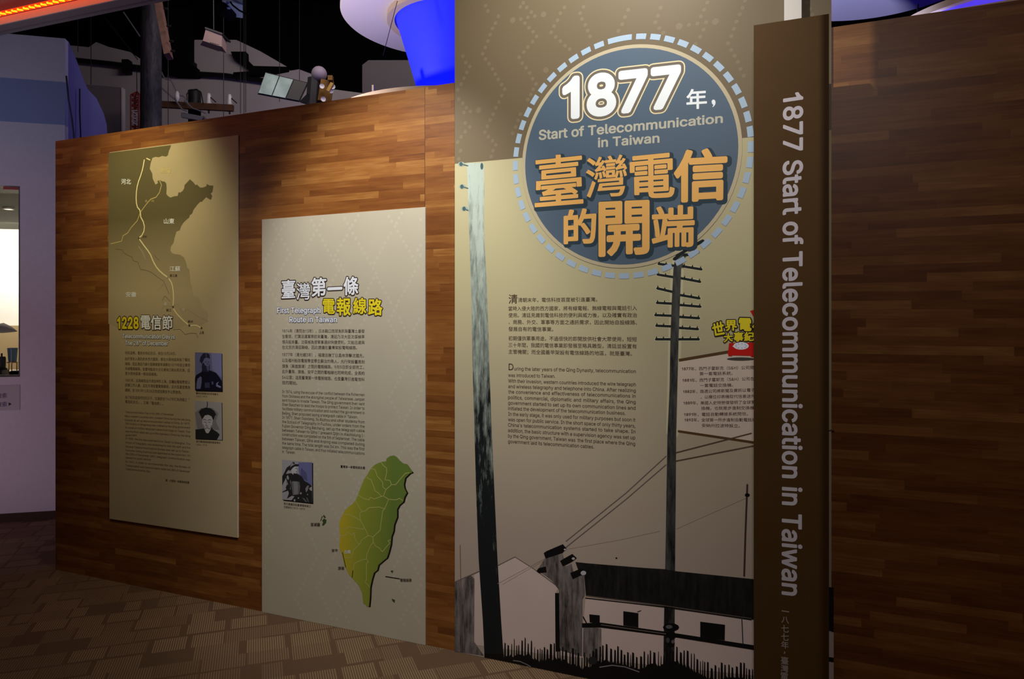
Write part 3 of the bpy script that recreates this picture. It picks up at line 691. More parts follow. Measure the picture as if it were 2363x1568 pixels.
for pl in ([(298, 190), (292, 225), (285, 260), (270, 310), (255, 350), (246, 385), (240, 425), (238, 470), (240, 510), (248, 540), (265, 560), (270, 585), (272, 612), (290, 645), (299, 680), (296, 715), (280, 748), (258, 766)],
           [(258, 770), (280, 800), (300, 828), (325, 860), (345, 892), (358, 925), (372, 955), (390, 985), (412, 1010), (440, 1035), (465, 1053)], [(480, 1068), (498, 1095), (507, 1125), (514, 1180), (514, 1225), (510, 1265)],
           [(514, 1290), (535, 1322), (560, 1350), (590, 1380), (620, 1405)], [(642, 1415), (665, 1412), (685, 1413), (715, 1430)]):
    pr.stroke([z(p) for p in pl], 3.0, LINE, 4)
pr.stroke([z((315, 178)), z((340, 190))], 2.4, LINE, 4)
for p in ((258, 768), (510, 1276), (630, 1413), (720, 1432)): pr.disc(*z(p), 2.8, BORD, 5)
def zt(t, x0, y0, x1, y1, m, L=6, r=0.0, zz=z):
    pr.quad_text(t, (zz((x0, y0)), zz((x1, y0)), zz((x1, y1)), zz((x0, y1))), m, L, r)
zt('河北', 128, 330, 200, 370, WHT, r=.012); zt('渤海', 415, 252, 492, 290, SEAT, r=.012); zt('山東', 443, 622, 520, 662, WHT, r=.012)
zt('江蘇', 485, 975, 565, 1013, WHT, r=.012); zt('安徽', 163, 1165, 240, 1203, WHT, r=.012)
zt('黃', 303, 485, 322, 503, RIV); zt('河', 348, 484, 370, 502, RIV)
zt('濟寧', 285, 748, 315, 766, BORD); zt('清江浦', 485, 1034, 540, 1054, INK); zt('鎮江', 460, 1288, 497, 1310, INK)
zt('長', 445, 1243, 465, 1265, WHT); zt('江', 579, 1287, 597, 1306, WHT); zt('蘇州', 620, 1374, 657, 1394, INK); zt('上海', 705, 1454, 738, 1476, INK)
pr.build('map_print', R1)

pr = Print(WALL, D1)
def outlined(pr, t, quad, m, mo, r, g, L=8):
    pr.quad_text(t, quad, mo, L, r, grow=g); pr.quad_text(t, quad, m, L + 1, r)
def zq(zz, x0, y0, x1, y1, sh0=0, sh1=0):
    return (zz((x0, y0 + sh0)), zz((x1, y0 + sh1)), zz((x1, y1 + sh1)), zz((x0, y1 + sh0)))
outlined(pr, '1228', zq(z, 98, 1348, 258, 1440), YEL, OUTL, .045, .06)
outlined(pr, '電', zq(z, 272, 1338, 345, 1442), WHT, OUTL, .018, .045)
outlined(pr, '信', zq(z, 347, 1338, 425, 1446), WHT, OUTL, .022, .045)
outlined(pr, '節', zq(z, 430, 1338, 508, 1444), WHT, OUTL, .018, .045)
pr.build('title_lettering', R1)
pr = Print(WALL, D1)
def eng_title(pr, t, zz, x0, y0, x1, y1, cap, L=8):
    qd = (zz((x0, y0 - cap)), zz((x1, y1 - cap)), zz((x1, y1)), zz((x0, y0)))
    pr.quad_text(t, qd, NAVY, L, .026, 'cap', grow=.042); pr.quad_text(t, qd, WHT, L + 1, .026, 'cap')
eng_title(pr, 'Telecommunication Day is', z, 137, 1508, 525, 1513, 33)
eng_title(pr, 'The 28', z, 157, 1558, 257, 1560, 33); eng_title(pr, 'th', z, 259, 1542, 280, 1543, 18)
eng_title(pr, 'of December', z, 286, 1560, 475, 1562, 33)
pr.build('subtitle_lettering', R1)

pr = Print(WALL, D1)
z2 = lambda p: (280 + p[0] / 10.45, 800 + p[1] / 10.45)
INK1 = mat('print_faded_brown_text', (92, 74, 56), 0.6, 0.2)
for t, x0, x1, ya, yb in (('你知道嗎，電信也有紀念日，就在12月28日。', 92, 1320, 155, 174), ('由於清末入侵的許多西方國家，都在大陸地區架設了電信', 92, 1655, 297, 325), ('線路，因此清廷乃諭示直隸總督李鴻章在1879年設立軍用', 92, 1655, 418, 455),
                          ('有線電報線路，設置地點自大沽北塘海口砲台到天津，這', 92, 1655, 535, 580), ('是大陸地區第一條自設線路。', 92, 870, 650, 674), ('1880年，此兩線路由天津延伸到上海，並籌設電報學堂以', 92, 1655, 815, 867),
                          ('訓練工作人員，且在天津設置電報總局，派大臣盛宣懷為', 92, 1658, 930, 990), ('總辦，在1881年12月28日完成並開放予公眾使用。', 92, 1450, 1053, 1110), ('為了紀念這個特別的日子，交通部在1947年訂為我國之「', 92, 1650, 1225, 1292), ('電信紀念日」，又稱「電信節」。', 92, 1010, 1332, 1384)):
    a, b = z2((x0, ya)), z2((x1, yb)); pr.cjk(t, a[0], a[1], b[0], b[1], 7.6, INK1, 0.8, .008)
z3 = lambda p: (280 + p[0] / 8.253, 940 + p[1] / 8.253)
for t, x0, x1, ya, yb, ju in (('Telecommunication Day is the 28th of December', 78, 1000, 112, 165, 0), ('Many western countries who coveted China during the late Qing', 70, 1312, 188, 264, 1), ('Dynasty all set up telecommunication cables in China. In 1879,', 70, 1310, 264, 336, 1),
                              ('Zhili viceroy Li Hongzhang was ordered by the Qing government', 74, 1312, 332, 412, 1), ('to construct military telegraph cables from Dagu to Tianjin. This', 74, 1312, 404, 492, 1), ('was the first cable set up in the mainland China by the Qing', 76, 1312, 478, 572, 1), ('government.', 78, 300, 552, 556, 0),
                              ('In 1880, the line was extended from Tianjin to Shanghai. The', 78, 1312, 614, 722, 1), ('School of Telegraphy was established to train the staff, and the', 78, 1312, 692, 796, 1), ('General Telecommunications Bureau was set up in Tianjin.', 78, 1300, 768, 870, 1),
                              ('Counselor Sheng Xuanhuai was appointed as the supervisor. On', 78, 1312, 840, 946, 1), ('the 28th of December 1881, telegraph communication was', 80, 1312, 908, 1026, 1), ('opened for public service.', 80, 570, 980, 1023, 0), ('In 1947, in order to commemorate this day, the Bureau of', 80, 1315, 1055, 1170, 1),
                              ('Transportation and Communication made the 28th of December', 80, 1305, 1130, 1250, 1), ('Telecommunication Day.', 82, 560, 1198, 1247, 0)):
    a, b = z3((x0, ya)), z3((x1, yb)); pr.latin(t, a[0], a[1], b[0], b[1], 4.6, INK1, 0.8, .012, 0.86, ju)
a, b = z3((845, 1396)), z3((1292, 1440)); pr.cjk('圖：中國第一條電報線路圖', a[0], a[1], b[0], b[1], 5.6, INK, 0.8, .01)
pr.build('body_text', R1)

G = {k: mat('print_grey_%d' % k, (k, k, min(255, int(k * 1.04) + 2)), 0.55, 0.25) for k in (18, 40, 70, 100, 130, 160, 190, 215)}
BL = {k: mat('print_blue_grey_%d' % k, (int(k * .72), int(k * .74), min(255, k + 14)), 0.55, 0.25) for k in (30, 55, 85, 120, 150, 180, 205)}
zp = lambda p: (440 + p[0] / 6.533, 800 + p[1] / 6.533)
pr = Print(WALL, D1)
pr.poly([zp(p) for p in ((75, 110), (478, 112), (486, 690), (80, 680))], INKD, 1)
pr.poly([zp(p) for p in ((65, 88), (467, 103), (476, 680), (68, 662))], BL[150], 2)
pr.poly([zp(p) for p in ((310, 97), (467, 103), (472, 470), (410, 420), (330, 350))], BL[180], 3)
pr.poly([zp(p) for p in ((66, 480), (85, 430), (165, 385), (178, 340), (290, 360), (385, 400), (430, 460), (472, 520), (476, 680), (68, 662))], BL[30], 4)
pr.poly([zp(p) for p in ((175, 255), (215, 240), (290, 255), (292, 330), (262, 392), (180, 380), (168, 320))], BL[55], 5)
pr.poly([zp(p) for p in ((200, 175), (232, 163), (270, 168), (285, 200), (292, 250), (282, 290), (262, 300), (225, 290), (205, 262))], BL[150], 6)
pr.poly([zp(p) for p in ((236, 300), (286, 296), (282, 335), (268, 385), (246, 350))], BL[120], 6)
pr.poly([zp(p) for p in ((138, 225), (150, 160), (190, 105), (238, 94), (284, 120), (292, 180), (240, 166), (205, 182), (172, 255))], BL[55], 7)
pr.poly([zp(p) for p in ((226, 98), (240, 96), (244, 160), (232, 160))], BL[120], 8)
pr.poly([zp(p) for p in ((90, 560), (105, 490), (150, 450), (170, 470), (165, 560), (150, 640), (86, 640))], BL[150], 6)
pr.poly([zp(p) for p in ((215, 545), (285, 545), (290, 625), (215, 625))], BL[85], 6)
pr.poly([zp(p) for p in ((315, 530), (342, 528), (346, 575), (320, 575))], BL[120], 6)
pr.poly([zp(p) for p in ((388, 555), (428, 530), (405, 575), (460, 605), (450, 628), (385, 600))], BL[180], 6)
for a, b in (((222, 236), (240, 232)), ((262, 238), (280, 238)), ((248, 262), (268, 268))): pr.stroke([zp(a), zp(b)], 1.0, BL[30], 8)
o = pr.build('portrait_photo', R1); o['label'] = 'blue-toned portrait of a bearded person in dark robe and cap'
pr = Print(WALL, D1)
pr.poly([zp(p) for p in ((80, 850), (478, 852), (486, 1420), (82, 1404))], INKD, 1)
pr.poly([zp(p) for p in ((65, 822), (468, 846), (476, 1412), (73, 1395))], G[160], 2)
pr.poly([zp(p) for p in ((66, 1000), (160, 930), (330, 930), (420, 1010), (380, 1130), (440, 1260), (100, 1240))], G[130], 3)
pr.poly([zp(p) for p in ((74, 1252), (190, 1240), (205, 1210), (320, 1215), (335, 1250), (400, 1290), (440, 1330), (395, 1408), (74, 1394))], G[40], 4)
pr.poly([zp(p) for p in ((400, 1400), (470, 1325), (474, 1408))], G[160], 4)
pr.poly([zp(p) for p in ((175, 1110), (190, 1060), (225, 1030), (280, 1030), (320, 1060), (335, 1110), (325, 1190), (300, 1260), (268, 1312), (235, 1305), (200, 1230), (178, 1160))], G[190], 6)
pr.poly([zp(p) for p in ((123, 990), (160, 945), (225, 922), (300, 930), (355, 970), (388, 1030), (370, 1040), (345, 1112), (318, 1055), (265, 1030), (215, 1040), (178, 1102), (150, 1040))], G[40], 7)
pr.stroke([zp((253, 835)), zp((255, 880)), zp((247, 920))], 2.0, G[40], 7)
for pl in ([(190, 1112), (215, 1098), (240, 1115)], [(262, 1118), (290, 1102), (314, 1115)], [(205, 1140), (235, 1140)], [(268, 1142), (300, 1144)], [(240, 1150), (232, 1195), (262, 1200)], [(222, 1240), (248, 1222), (285, 1240)], [(195, 1180), (220, 1260)], [(318, 1190), (290, 1250)]):
    pr.stroke([zp(p) for p in pl], 1.0, G[40], 8)
o = pr.build('portrait_photo', R1); o['label'] = 'grey drawn portrait of an old person in a wide dark hat'
pr = Print(WALL, D1)
for t, x0, x1, ya, yb in (('籌辦我國電信的李鴻章氏', 80, 418, 706, 724), ('(1823-1901)', 82, 250, 752, 758), ('首任電報總局總辦盛宣懷氏', 82, 450, 1434, 1456), ('(1844-1916)', 84, 250, 1482, 1488)):
    a, b = zp((x0, ya)), zp((x1, yb)); pr.cjk(t, a[0], a[1], b[0], b[1], 4.8, INK, 0.8, .01)
pr.build('photo_caption', R1)

# ================================================================ panel 2: the route panel
q = [WALL.px(x, y, D1) for x, y in ((603, 507), (981, 478), (981, 1490), (606, 1418))]
sL = (q[0][0] + q[3][0]) / 2; sR = (q[1][0] + q[2][0]) / 2
R2 = panel_root('route_panel', WALL, (sL + sR) / 2, 0.0, 0.0)
tag(R2, 'cream display panel with a green island map standing on the floor against the wooden wall', 'information panel')
bpart('board', board(WALL, 0.0, D1, [(sL, 0.001), (sR, 0.001), (sR, q[1][1]), (sL, q[0][1])], mat('print_cream_paper', (188, 181, 164), 0.55, 0.25, noise=0.02, scale=7), EDGE), R2)
pr = Print(WALL, D1); DOT = mat('print_pale_dots', (194, 188, 172), 0.55, 0.25)
rr = random.Random(3)
for k in range(11):
    x = 575 + k * 44; y = 470 + rr.random() * 40; dx = 7 if k % 2 else -7; nx = 0
    while y < 1450:
        if 612 < x < 972 and y > 513 - (x - 603) * 0.077 and y < 1405 + (x - 606) * 0.19: pr.disc(x, y, 4.2, DOT, 0.3, 10)
        y += 11.5; x += dx * (0.75 + 0.3 * rr.random()); nx += 1
        if nx > 7 and rr.random() < 0.3: dx = -dx; nx = 0
pr.build('dot_pattern', R2)
z4 = lambda p: (560 + p[0] / 4.9, 480 + p[1] / 4.9)
pr = Print(WALL, D1)
for t, bx, r in (('臺', (442, 815, 597, 1022), .016), ('灣', (612, 848, 765, 1040), .008), ('第', (778, 788, 948, 1003), .022), ('一', (960, 896, 1130, 930), .05), ('條', (1142, 778, 1310, 988), .022)):
    outlined(pr, t, zq(z4, *bx, 4, -4), WHT, OUTL, r, .05)
for t, bx, r in (('電', (908, 1030, 1045, 1200), .02), ('報', (1065, 1015, 1225, 1220), .022), ('線', (1250, 1015, 1402, 1202), .022), ('路', (1420, 1027, 1582, 1218), .026)):
    outlined(pr, t, zq(z4, *bx), YEL, OUTL, r, .05)
pr.build('title_lettering', R2)
pr = Print(WALL, D1)
eng_title(pr, 'First Telegraph', z4, 390, 1194, 882, 1191, 66); eng_title(pr, 'Route in Taiwan', z4, 530, 1296, 1068, 1295, 66)
pr.build('subtitle_lettering', R2)
z5 = lambda p: (600 + p[0] / 3.136, 600 + p[1] / 3.136)
pr = Print(WALL, D1)
for t, x0, x1, ya, yb in (('1874年（清同治13年），日本藉口琉球漁民與臺灣土番發', 160, 757, 515, 517), ('生衝突，打算派遣軍隊前來臺灣，清廷乃派大臣沈葆楨率', 160, 757, 555, 558), ('領兵船來臺。沈葆楨為使軍事通訊快捷便利，又能迅速與', 160, 757, 595, 599), ('在北京的清廷聯絡，因此建議在臺灣架設電報線路。', 160, 703, 633, 637),
                          ('1877年（清光緒3年），福建巡撫丁日昌命游擊沈國先，', 160, 752, 686, 695), ('以及福州船政電報學堂學生蘇汝灼等人，先行架設臺南到', 160, 757, 728, 740), ('旗後（高雄旗津）之間的電報線路，9月5日即全部完工，', 160, 752, 770, 779), ('此外臺南、旗後、安平之間的電報線也同時完成，全長約', 160, 757, 808, 822), ('54公里；這是臺灣第一條電報線路，也是臺灣引進電信科', 160, 757, 850, 867), ('技的開始。', 160, 270, 889, 893)):
    a, b = z5((x0, ya)), z5((x1, yb)); pr.cjk(t, a[0], a[1], b[0], b[1], 8.8, INK, 1.0)
for t, x1, ya, yb, ju in (('In 1874, using the excuse of the conflict between the fishermen', 757, 964, 988, 1), ('from Okinawa and the aboriginal people of Taiwanese, Janpan', 757, 996, 1021, 1), ('sent troops to invade Taiwan. The Qing government then sent', 757, 1026, 1054, 1), ('Shen Baozhen to lead the troops to protect Taiwan. In order to', 757, 1057, 1086, 1),
                          ('facilitate military communication and contact the government in', 757, 1088, 1119, 1), ('Beijing, Shen proposed laying a telegraph cable in Taiwan.', 707, 1120, 1149, 0), ('In 1877, Shen Guoxiang, Su Ruzhou and other students from', 757, 1150, 1185, 1), ('the School of Telegraphy in Fuzhou, under orders from the', 757, 1182, 1217, 1),
                          ('Fujian Governor Ding Rechang, set up the telegraph cable', 757, 1213, 1249, 1), ('between Taiwan to Qiho ( present Qijin in Kaohsiung ) :', 757, 1243, 1283, 1), ('construction was completed on the 5th of September. The cable', 757, 1274, 1315, 1), ('between Taiwan, Qiho and Anping was completed during', 757, 1305, 1347, 1),
                          ('the same time. The total length was 54 km. This was the first', 757, 1337, 1380, 1), ('telegraph cable in Taiwan, and thus initiated telecommunications', 757, 1368, 1413, 1), ('in  Taiwan.', 256, 1399, 1406, 0)):
    a, b = z5((160, ya)), z5((x1, yb)); pr.latin(t, a[0], a[1], b[0], b[1], 6.6, INK, 1.0, .010, 0.9, ju)
a, b = z5((583, 1497)), z5((760, 1508)); pr.cjk('臺灣第一條電報線路圖', a[0], a[1], b[0], b[1], 6.6, INKD, 0.8, .012)
pr.build('body_text', R2)
z6 = lambda p: (600 + p[0] / 3.336, 1030 + p[1] / 3.336)
pr = Print(WALL, D1)
isl = [(1030, 72), (1055, 85), (1075, 110), (1105, 135), (1135, 140), (1150, 160), (1172, 192), (1185, 208), (1165, 216), (1130, 250), (1120, 300), (1125, 330), (1143, 365), (1125, 395), (1115, 435), (1085, 460), (1068, 490), (1068, 550),
       (1045, 610), (1040, 660), (1025, 700), (1020, 760), (1005, 820), (990, 865), (960, 890), (925, 920), (915, 960), (890, 980), (875, 1030), (862, 1090), (858, 1180), (852, 1240), (840, 1243), (825, 1225), (808, 1215), (793, 1190), (785, 1130), (765, 1080),
       (735, 1045), (710, 1015), (685, 990), (672, 960), (650, 920), (640, 870), (625, 820), (610, 780), (615, 740), (618, 690), (612, 640), (610, 590), (630, 540), (650, 500), (680, 470), (715, 445), (740, 410), (755, 375), (775, 320), (800, 260), (830, 215),
       (855, 170), (890, 140), (935, 122), (970, 118), (975, 95), (1000, 78)]
pr.poly([z6(p) for p in isl], INKD, 2)
gi = NT('print_island_green', 0.55, 0.25); go = gi.xyz()
sx0, sx1 = WALL.px(785, 1200, D1)[0] - R2['_s'], WALL.px(905, 1240, D1)[0] - R2['_s']
GREEN = gi.done(gi.ramp(gi.math('DIVIDE', gi.math('SUBTRACT', go[0], sx0), sx1 - sx0), [(0.0, rgb(200, 180, 44)), (0.35, rgb(156, 164, 58)), (1.0, rgb(108, 132, 58))]))
gr = [(x - 13, y - 4) if 6 <= i <= 34 and y > 200 else (x, y) for i, (x, y) in enumerate(isl)]
pr.poly([z6(p) for p in gr], GREEN, 3)
CL = mat('print_county_line', (186, 188, 110), 0.6, 0.2)
for pl in ([(932, 125), (950, 150), (975, 170), (975, 210), (962, 260), (1000, 265), (1013, 298)], [(855, 175), (885, 180), (905, 235), (925, 255), (945, 280), (945, 315), (970, 335)], [(822, 243), (855, 260), (880, 320), (885, 345), (910, 360), (935, 388)],
           [(757, 378), (800, 405), (840, 415), (850, 395), (880, 408), (935, 388), (950, 385), (970, 335), (1013, 297), (1045, 298), (1075, 260), (1120, 210), (1150, 205)], [(950, 385), (990, 410), (1045, 415), (1075, 403), (1100, 420)],
           [(735, 420), (755, 455), (783, 505), (768, 520), (775, 575), (800, 620), (835, 690), (870, 700), (925, 650), (935, 570), (945, 500), (962, 480), (990, 410)], [(783, 505), (810, 500), (840, 475), (920, 470), (962, 485)], [(640, 525), (690, 530), (735, 550), (775, 575)],
           [(615, 628), (650, 640), (690, 625), (795, 640), (805, 625)], [(625, 695), (655, 690), (675, 663), (710, 685), (725, 665), (735, 720), (755, 752), (775, 750), (780, 725), (835, 690)], [(775, 750), (720, 800), (705, 860), (650, 862)],
           [(870, 700), (873, 740), (850, 770), (820, 840), (820, 870), (835, 890), (820, 905), (820, 1030), (810, 1050), (845, 1085)], [(820, 870), (790, 875), (725, 905), (720, 940), (710, 960)], [(873, 740), (890, 770), (920, 785), (942, 815), (1000, 745), (985, 730), (1005, 722)]):
    pr.stroke([z6(p) for p in pl], 1.6, CL, 4)
pr.stroke([z6((636, 820)), z6((660, 932))], 1.8, INKD, 5); pr.stroke([z6((716, 958)), z6((710, 1012))], 1.8, INKD, 5)
DG = mat('print_dark_green', (66, 82, 44), 0.6, 0.2)
for pl in ([(478, 575), (492, 558), (512, 568), (510, 590), (490, 613), (478, 610), (486, 585)], [(490, 528), (508, 548), (498, 556), (486, 540)], [(463, 578), (478, 538), (484, 542), (470, 576)], [(1004, 962), (1016, 958), (1028, 960), (1018, 980)], [(1014, 1175), (1040, 1186), (1037, 1208), (1020, 1195)]):
    pr.poly([z6(p) for p in pl], DG, 3)
pr.stroke([z6((967, 1005)), z6((1075, 1022))], 2.0, INKD, 4)
for t, bx, m in (('電報線路', (1080, 1020, 1168, 1045), INK), ('澎湖廳', (390, 590, 463, 618), INK), ('安平', (553, 792, 600, 816), INK), ('台南', (650, 800, 698, 828), WHT), ('旗後', (602, 927, 650, 953), INK)):
    pr.quad_text(t, zq(z6, *bx), m, 6, .012)
pr.build('map_print', R2)
z7 = lambda p: (640 + p[0] / 11.2, 1050 + p[1] / 11.2)
pr = Print(WALL, D1)
pr.poly([z7(p) for p in ((150, 170), (926, 215), (932, 1280), (158, 1195))], INKD, 1)
pr.poly([z7(p) for p in ((120, 128), (898, 198), (905, 1250), (132, 1165))], G[160], 2)
pr.poly([z7(p) for p in ((540, 200), (898, 198), (900, 800), (720, 700), (560, 520))], BL[150], 3)
pr.poly([z7(p) for p in ((620, 330), (760, 480), (780, 680), (700, 640), (600, 540))], BL[120], 4)
pr.poly([z7(p) for p in ((128, 560), (185, 460), (240, 340), (330, 270), (350, 300), (300, 380), (250, 440), (220, 500), (330, 480), (520, 490), (640, 570), (705, 680), (800, 730), (895, 810), (905, 1250), (132, 1165))], G[40], 4)
pr.poly([z7(p) for p in ((130, 800), (225, 600), (255, 760), (220, 850), (235, 900), (128, 960))], G[160], 5)
pr.poly([z7(p) for p in ((128, 980), (280, 930), (300, 1000), (250, 1140), (380, 1060), (445, 1080), (370, 1180), (132, 1160))], G[160], 5)
pr.poly([z7(p) for p in ((245, 560), (275, 525), (305, 600), (290, 655), (250, 620))], G[160], 6)
pr.poly([z7(p) for p in ((232, 620), (285, 760), (270, 790), (235, 740))], G[130], 6)
pr.poly([z7(p) for p in ((330, 690), (350, 640), (345, 900), (325, 905), (345, 800))], G[130], 6)
pr.poly([z7(p) for p in ((360, 700), (420, 680), (570, 700), (595, 820), (570, 1020), (400, 1050), (372, 860))], G[100], 5)
pr.poly([z7(p) for p in ((412, 700), (520, 690), (540, 830), (530, 1030), (430, 1035), (425, 830))], G[130], 6)
pr.poly([z7(p) for p in ((725, 880), (780, 795), (820, 800), (790, 920), (745, 975))], G[130], 6)
pr.poly([z7(p) for p in ((820, 870), (898, 820), (902, 940), (850, 920))], G[160], 6)
pr.poly([z7(p) for p in ((640, 1110), (700, 1130), (775, 1220), (740, 1228))], G[100], 6)
pr.poly([z7(p) for p in ((745, 1095), (790, 1130), (820, 1230), (795, 1222))], G[100], 6)
pr.poly([z7(p) for p in ((370, 400), (395, 330), (470, 300), (520, 310), (525, 360), (520, 440), (480, 490), (420, 470), (415, 520), (372, 470))], G[190], 6)
pr.poly([z7(p) for p in ((300, 380), (335, 290), (385, 200), (440, 185), (480, 240), (560, 250), (560, 285), (440, 310), (380, 360), (340, 405), (308, 402))], G[40], 7)
pr.poly([z7(p) for p in ((330, 330), (390, 205), (440, 190), (485, 240), (400, 275))], G[160], 8)
pr.poly([z7(p) for p in ((395, 190), (440, 185), (465, 245), (410, 245))], G[70], 9)
pr.stroke([z7((478, 350)), z7((505, 348))], 1.2, G[18], 8); pr.stroke([z7((482, 435)), z7((512, 432))], 1.0, G[70], 8); pr.stroke([z7((518, 360)), z7((528, 400))], 1.0, G[70], 8)
for p, rx in (((548, 1120), 16), ((450, 1178), 24), ((785, 1028), 14), ((612, 998), 22)): pr.ell(p[0], p[1], rx, rx * 1.3, G[160], 8, 10, z7)
o = pr.build('portrait_photo', R2); o['label'] = 'black and white photo of a seated person in a brimmed hat and loose jacket'
pr = Print(WALL, D1)
for t, x0, x1, ya, yb in (('首先建議架設臺灣電報線之', 165, 870, 1265, 1340), ('沈葆楨氏(1820-1879)', 165, 715, 1352, 1410)):
    a, b = z7((x0, ya)), z7((x1, yb)); pr.cjk(t, a[0], a[1], b[0], b[1], 5.8, INK, 0.8, .01)
pr.build('photo_caption', R2)

# the mural's lamp, with an added unseen plate that cuts its beam
R = empty('track_spotlight', matrix=Matrix.Translation(KEY)); tag(R, 'black track spotlight with an added beam cutting plate above the mural', 'spotlight')
t_ = wp(2025, 150); ed = KEY + (t_ - KEY) * 0.12; sd = Vector((WALL.u.x, WALL.u.y, 0))
mb = MB(); mb.box(ed + sd * 0.11, (0.22, 0.004, 0.76), BLACK, WALL.matrix().to_3x3()); wpart('beam_cut_plate', mb, R)
mb = MB(); mb.tube([KEY + Vector((0, 0, 0.05)) - NV * 0.03, KEY + Vector((0, 0, 0.25)) - NV * 0.12], 0.05, BLACK, 20); wpart('body', mb, R)
mb = MB(); mb.tube([KEY + Vector((0, 0, 0.2)) - NV * 0.1, Vector((KEY.x, KEY.y, 6.0)) - NV * 0.1], 0.01, BLACK, 8); wpart('rod', mb, R)

# ================================================================ the tall photo mural with the round badge
DM = 0.008
sL = WALL.px(1049.5, 900, DM)[0]; sR = WALL.px(1918.5, 900, DM)[0]; TOP = 3.02
R3 = panel_root('photo_mural', WALL, (sL + sR) / 2, 0.0, 0.0)
tag(R3, 'tall mural panel with round blue 1877 badge above an old photo of telegraph poles', 'mural panel')
Lx = lambda y: WALL.px(1049.5, y, DM)
hc = WALL.px(1053, 378, DM)[1]; hc2 = WALL.px(1743, 316, DM)[1]
hcR = hc + (hc2 - hc) / (WALL.px(1743, 316, DM)[0] - sL) * (sR - sL)
PAPER = height_blend('mural_paper_dim_low', (180, 164, 152), (188, 180, 144), 0.55, 1.55)  # dim mauve room light on the lower mural is painted into the paper colour
bpart('board', board(WALL, 0.0, DM, [(sL, 0.001), (sR, 0.001), (sR, TOP), (sL, TOP)], PAPER, EDGE), R3)

pr = Print(WALL, DM)
BAND = mat('print_brown_band', (112, 98, 76), 0.5, 0.3)
pr.polysh([(sL, hc), (sR, hcR), (sR, TOP - .001), (sL, TOP - .001)], BAND, 1)
BDOT = mat('print_brown_dots', (124, 110, 88), 0.5, 0.3)
za = lambda p: (1040 + p[0] / 3.733, p[1] / 3.733); zb = lambda p: (1040 + p[0] / 3.282, p[1] / 3.282)
chains(pr, [[(410, 140), (385, 200), (360, 245), (340, 300), (320, 355), (298, 410), (275, 465), (300, 510), (330, 550), (360, 595), (385, 640), (410, 685), (440, 730), (465, 770), (440, 825), (415, 880), (390, 930), (365, 985), (340, 1035), (315, 1090), (295, 1140), (325, 1180), (360, 1215), (390, 1250), (365, 1300), (350, 1350)],
            [(625, 25), (655, 65), (695, 105), (665, 150), (640, 200), (675, 240), (710, 275), (740, 315), (705, 360), (665, 405), (630, 450), (590, 495), (615, 545), (650, 585), (680, 630), (705, 680), (735, 725), (710, 770), (690, 815), (665, 860), (600, 985), (580, 1040), (560, 1095), (535, 1150)],
            [(980, 65), (945, 115), (920, 175), (890, 225), (865, 280), (905, 320), (945, 355), (985, 395), (1025, 425)], [(1145, 60), (1115, 115), (1130, 165), (1160, 215), (1180, 265), (1200, 315)],
            [(105, 485), (130, 540), (165, 575), (140, 625), (115, 675), (90, 725), (60, 775), (70, 855), (105, 890), (135, 930), (115, 970), (170, 960), (125, 1060), (165, 1095), (125, 1135), (90, 1180), (60, 1225), (85, 1300), (70, 1370)],
            [(725, 140), (605, 165), (600, 60), (300, 50), (320, 95)]], 4.6, BDOT, 2, za)
chains(pr, [[(800, 125, 7), (535, 175, 7), (820, 605, 7), (240, 950, 7)]], 7, BDOT, 2, za)
chains(pr, [[(1345, 75), (1320, 130), (1300, 185), (1270, 235)], [(1590, 60), (1570, 120), (1550, 170), (1580, 215), (1610, 250)], [(1945, 20), (1920, 75), (1895, 125), (1870, 180), (1935, 170), (1805, 190), (1915, 225), (1890, 280), (1855, 335)],
            [(2230, 5), (2210, 60), (2190, 110), (2165, 165), (2145, 220), (2125, 275), (2100, 330), (2125, 380), (2150, 425), (2175, 470), (2195, 525), (2220, 575)], [(2005, 165, 8), (1730, 200, 8)],
            [(2700, 20), (2720, 70), (2740, 110), (2660, 110), (2610, 160)]], 4.8, BDOT, 2, zb)
pr.build('brown_header', R3)

# weathered poles and the old photograph
zc = lambda p: (1040 + p[0] / 3.136, 340 + p[1] / 3.136); zd = lambda p: (1040 + p[0] / 2.761, 1000 + p[1] / 2.761)
ze = lambda p: (1500 + p[0] / 6.532, 560 + p[1] / 6.532)
HALO = mat('print_pale_halo', (206, 199, 164), 0.55, 0.25)
pr = Print(WALL, DM)
P1M = pole_print('print_weathered_pole', (24, 28, 32), (180, 194, 186), 0.26)
pole1 = [(1077.6, 376), (1080, 460), (1083, 544), (1087.8, 691), (1090.4, 840), (1095, 1000), (1099, 1145), (1104.5, 1290), (1114.2, 1434), (1118, 1516), (1163, 1527), (1156.6, 1434), (1148, 1290), (1141.4, 1145), (1134.9, 1000), (1129, 840), (1123.5, 659), (1118, 560), (1116.5, 499), (1118, 440), (1116.5, 376)]
pr.poly(pole1, P1M, 2)
KN = mat('print_pole_knob', (70, 92, 96), 0.6, 0.2); KP = mat('print_pole_knob_pale', (150, 170, 166), 0.6, 0.2)
for x, y in ((1066, 431), (1071, 482), (1064, 379)):
    pr.ell(x + 1, y, 8, 5.5, KP, 2.5, 14); pr.ell(x, y, 4, 5, KN, 3, 12); pr.stroke([(x, y), (1080, y + 4)], 2.5, KN, 3)
pr.ell(1112, 384, 3.5, 8, KN, 3, 12)
pr.build('left_pole_print', R3)

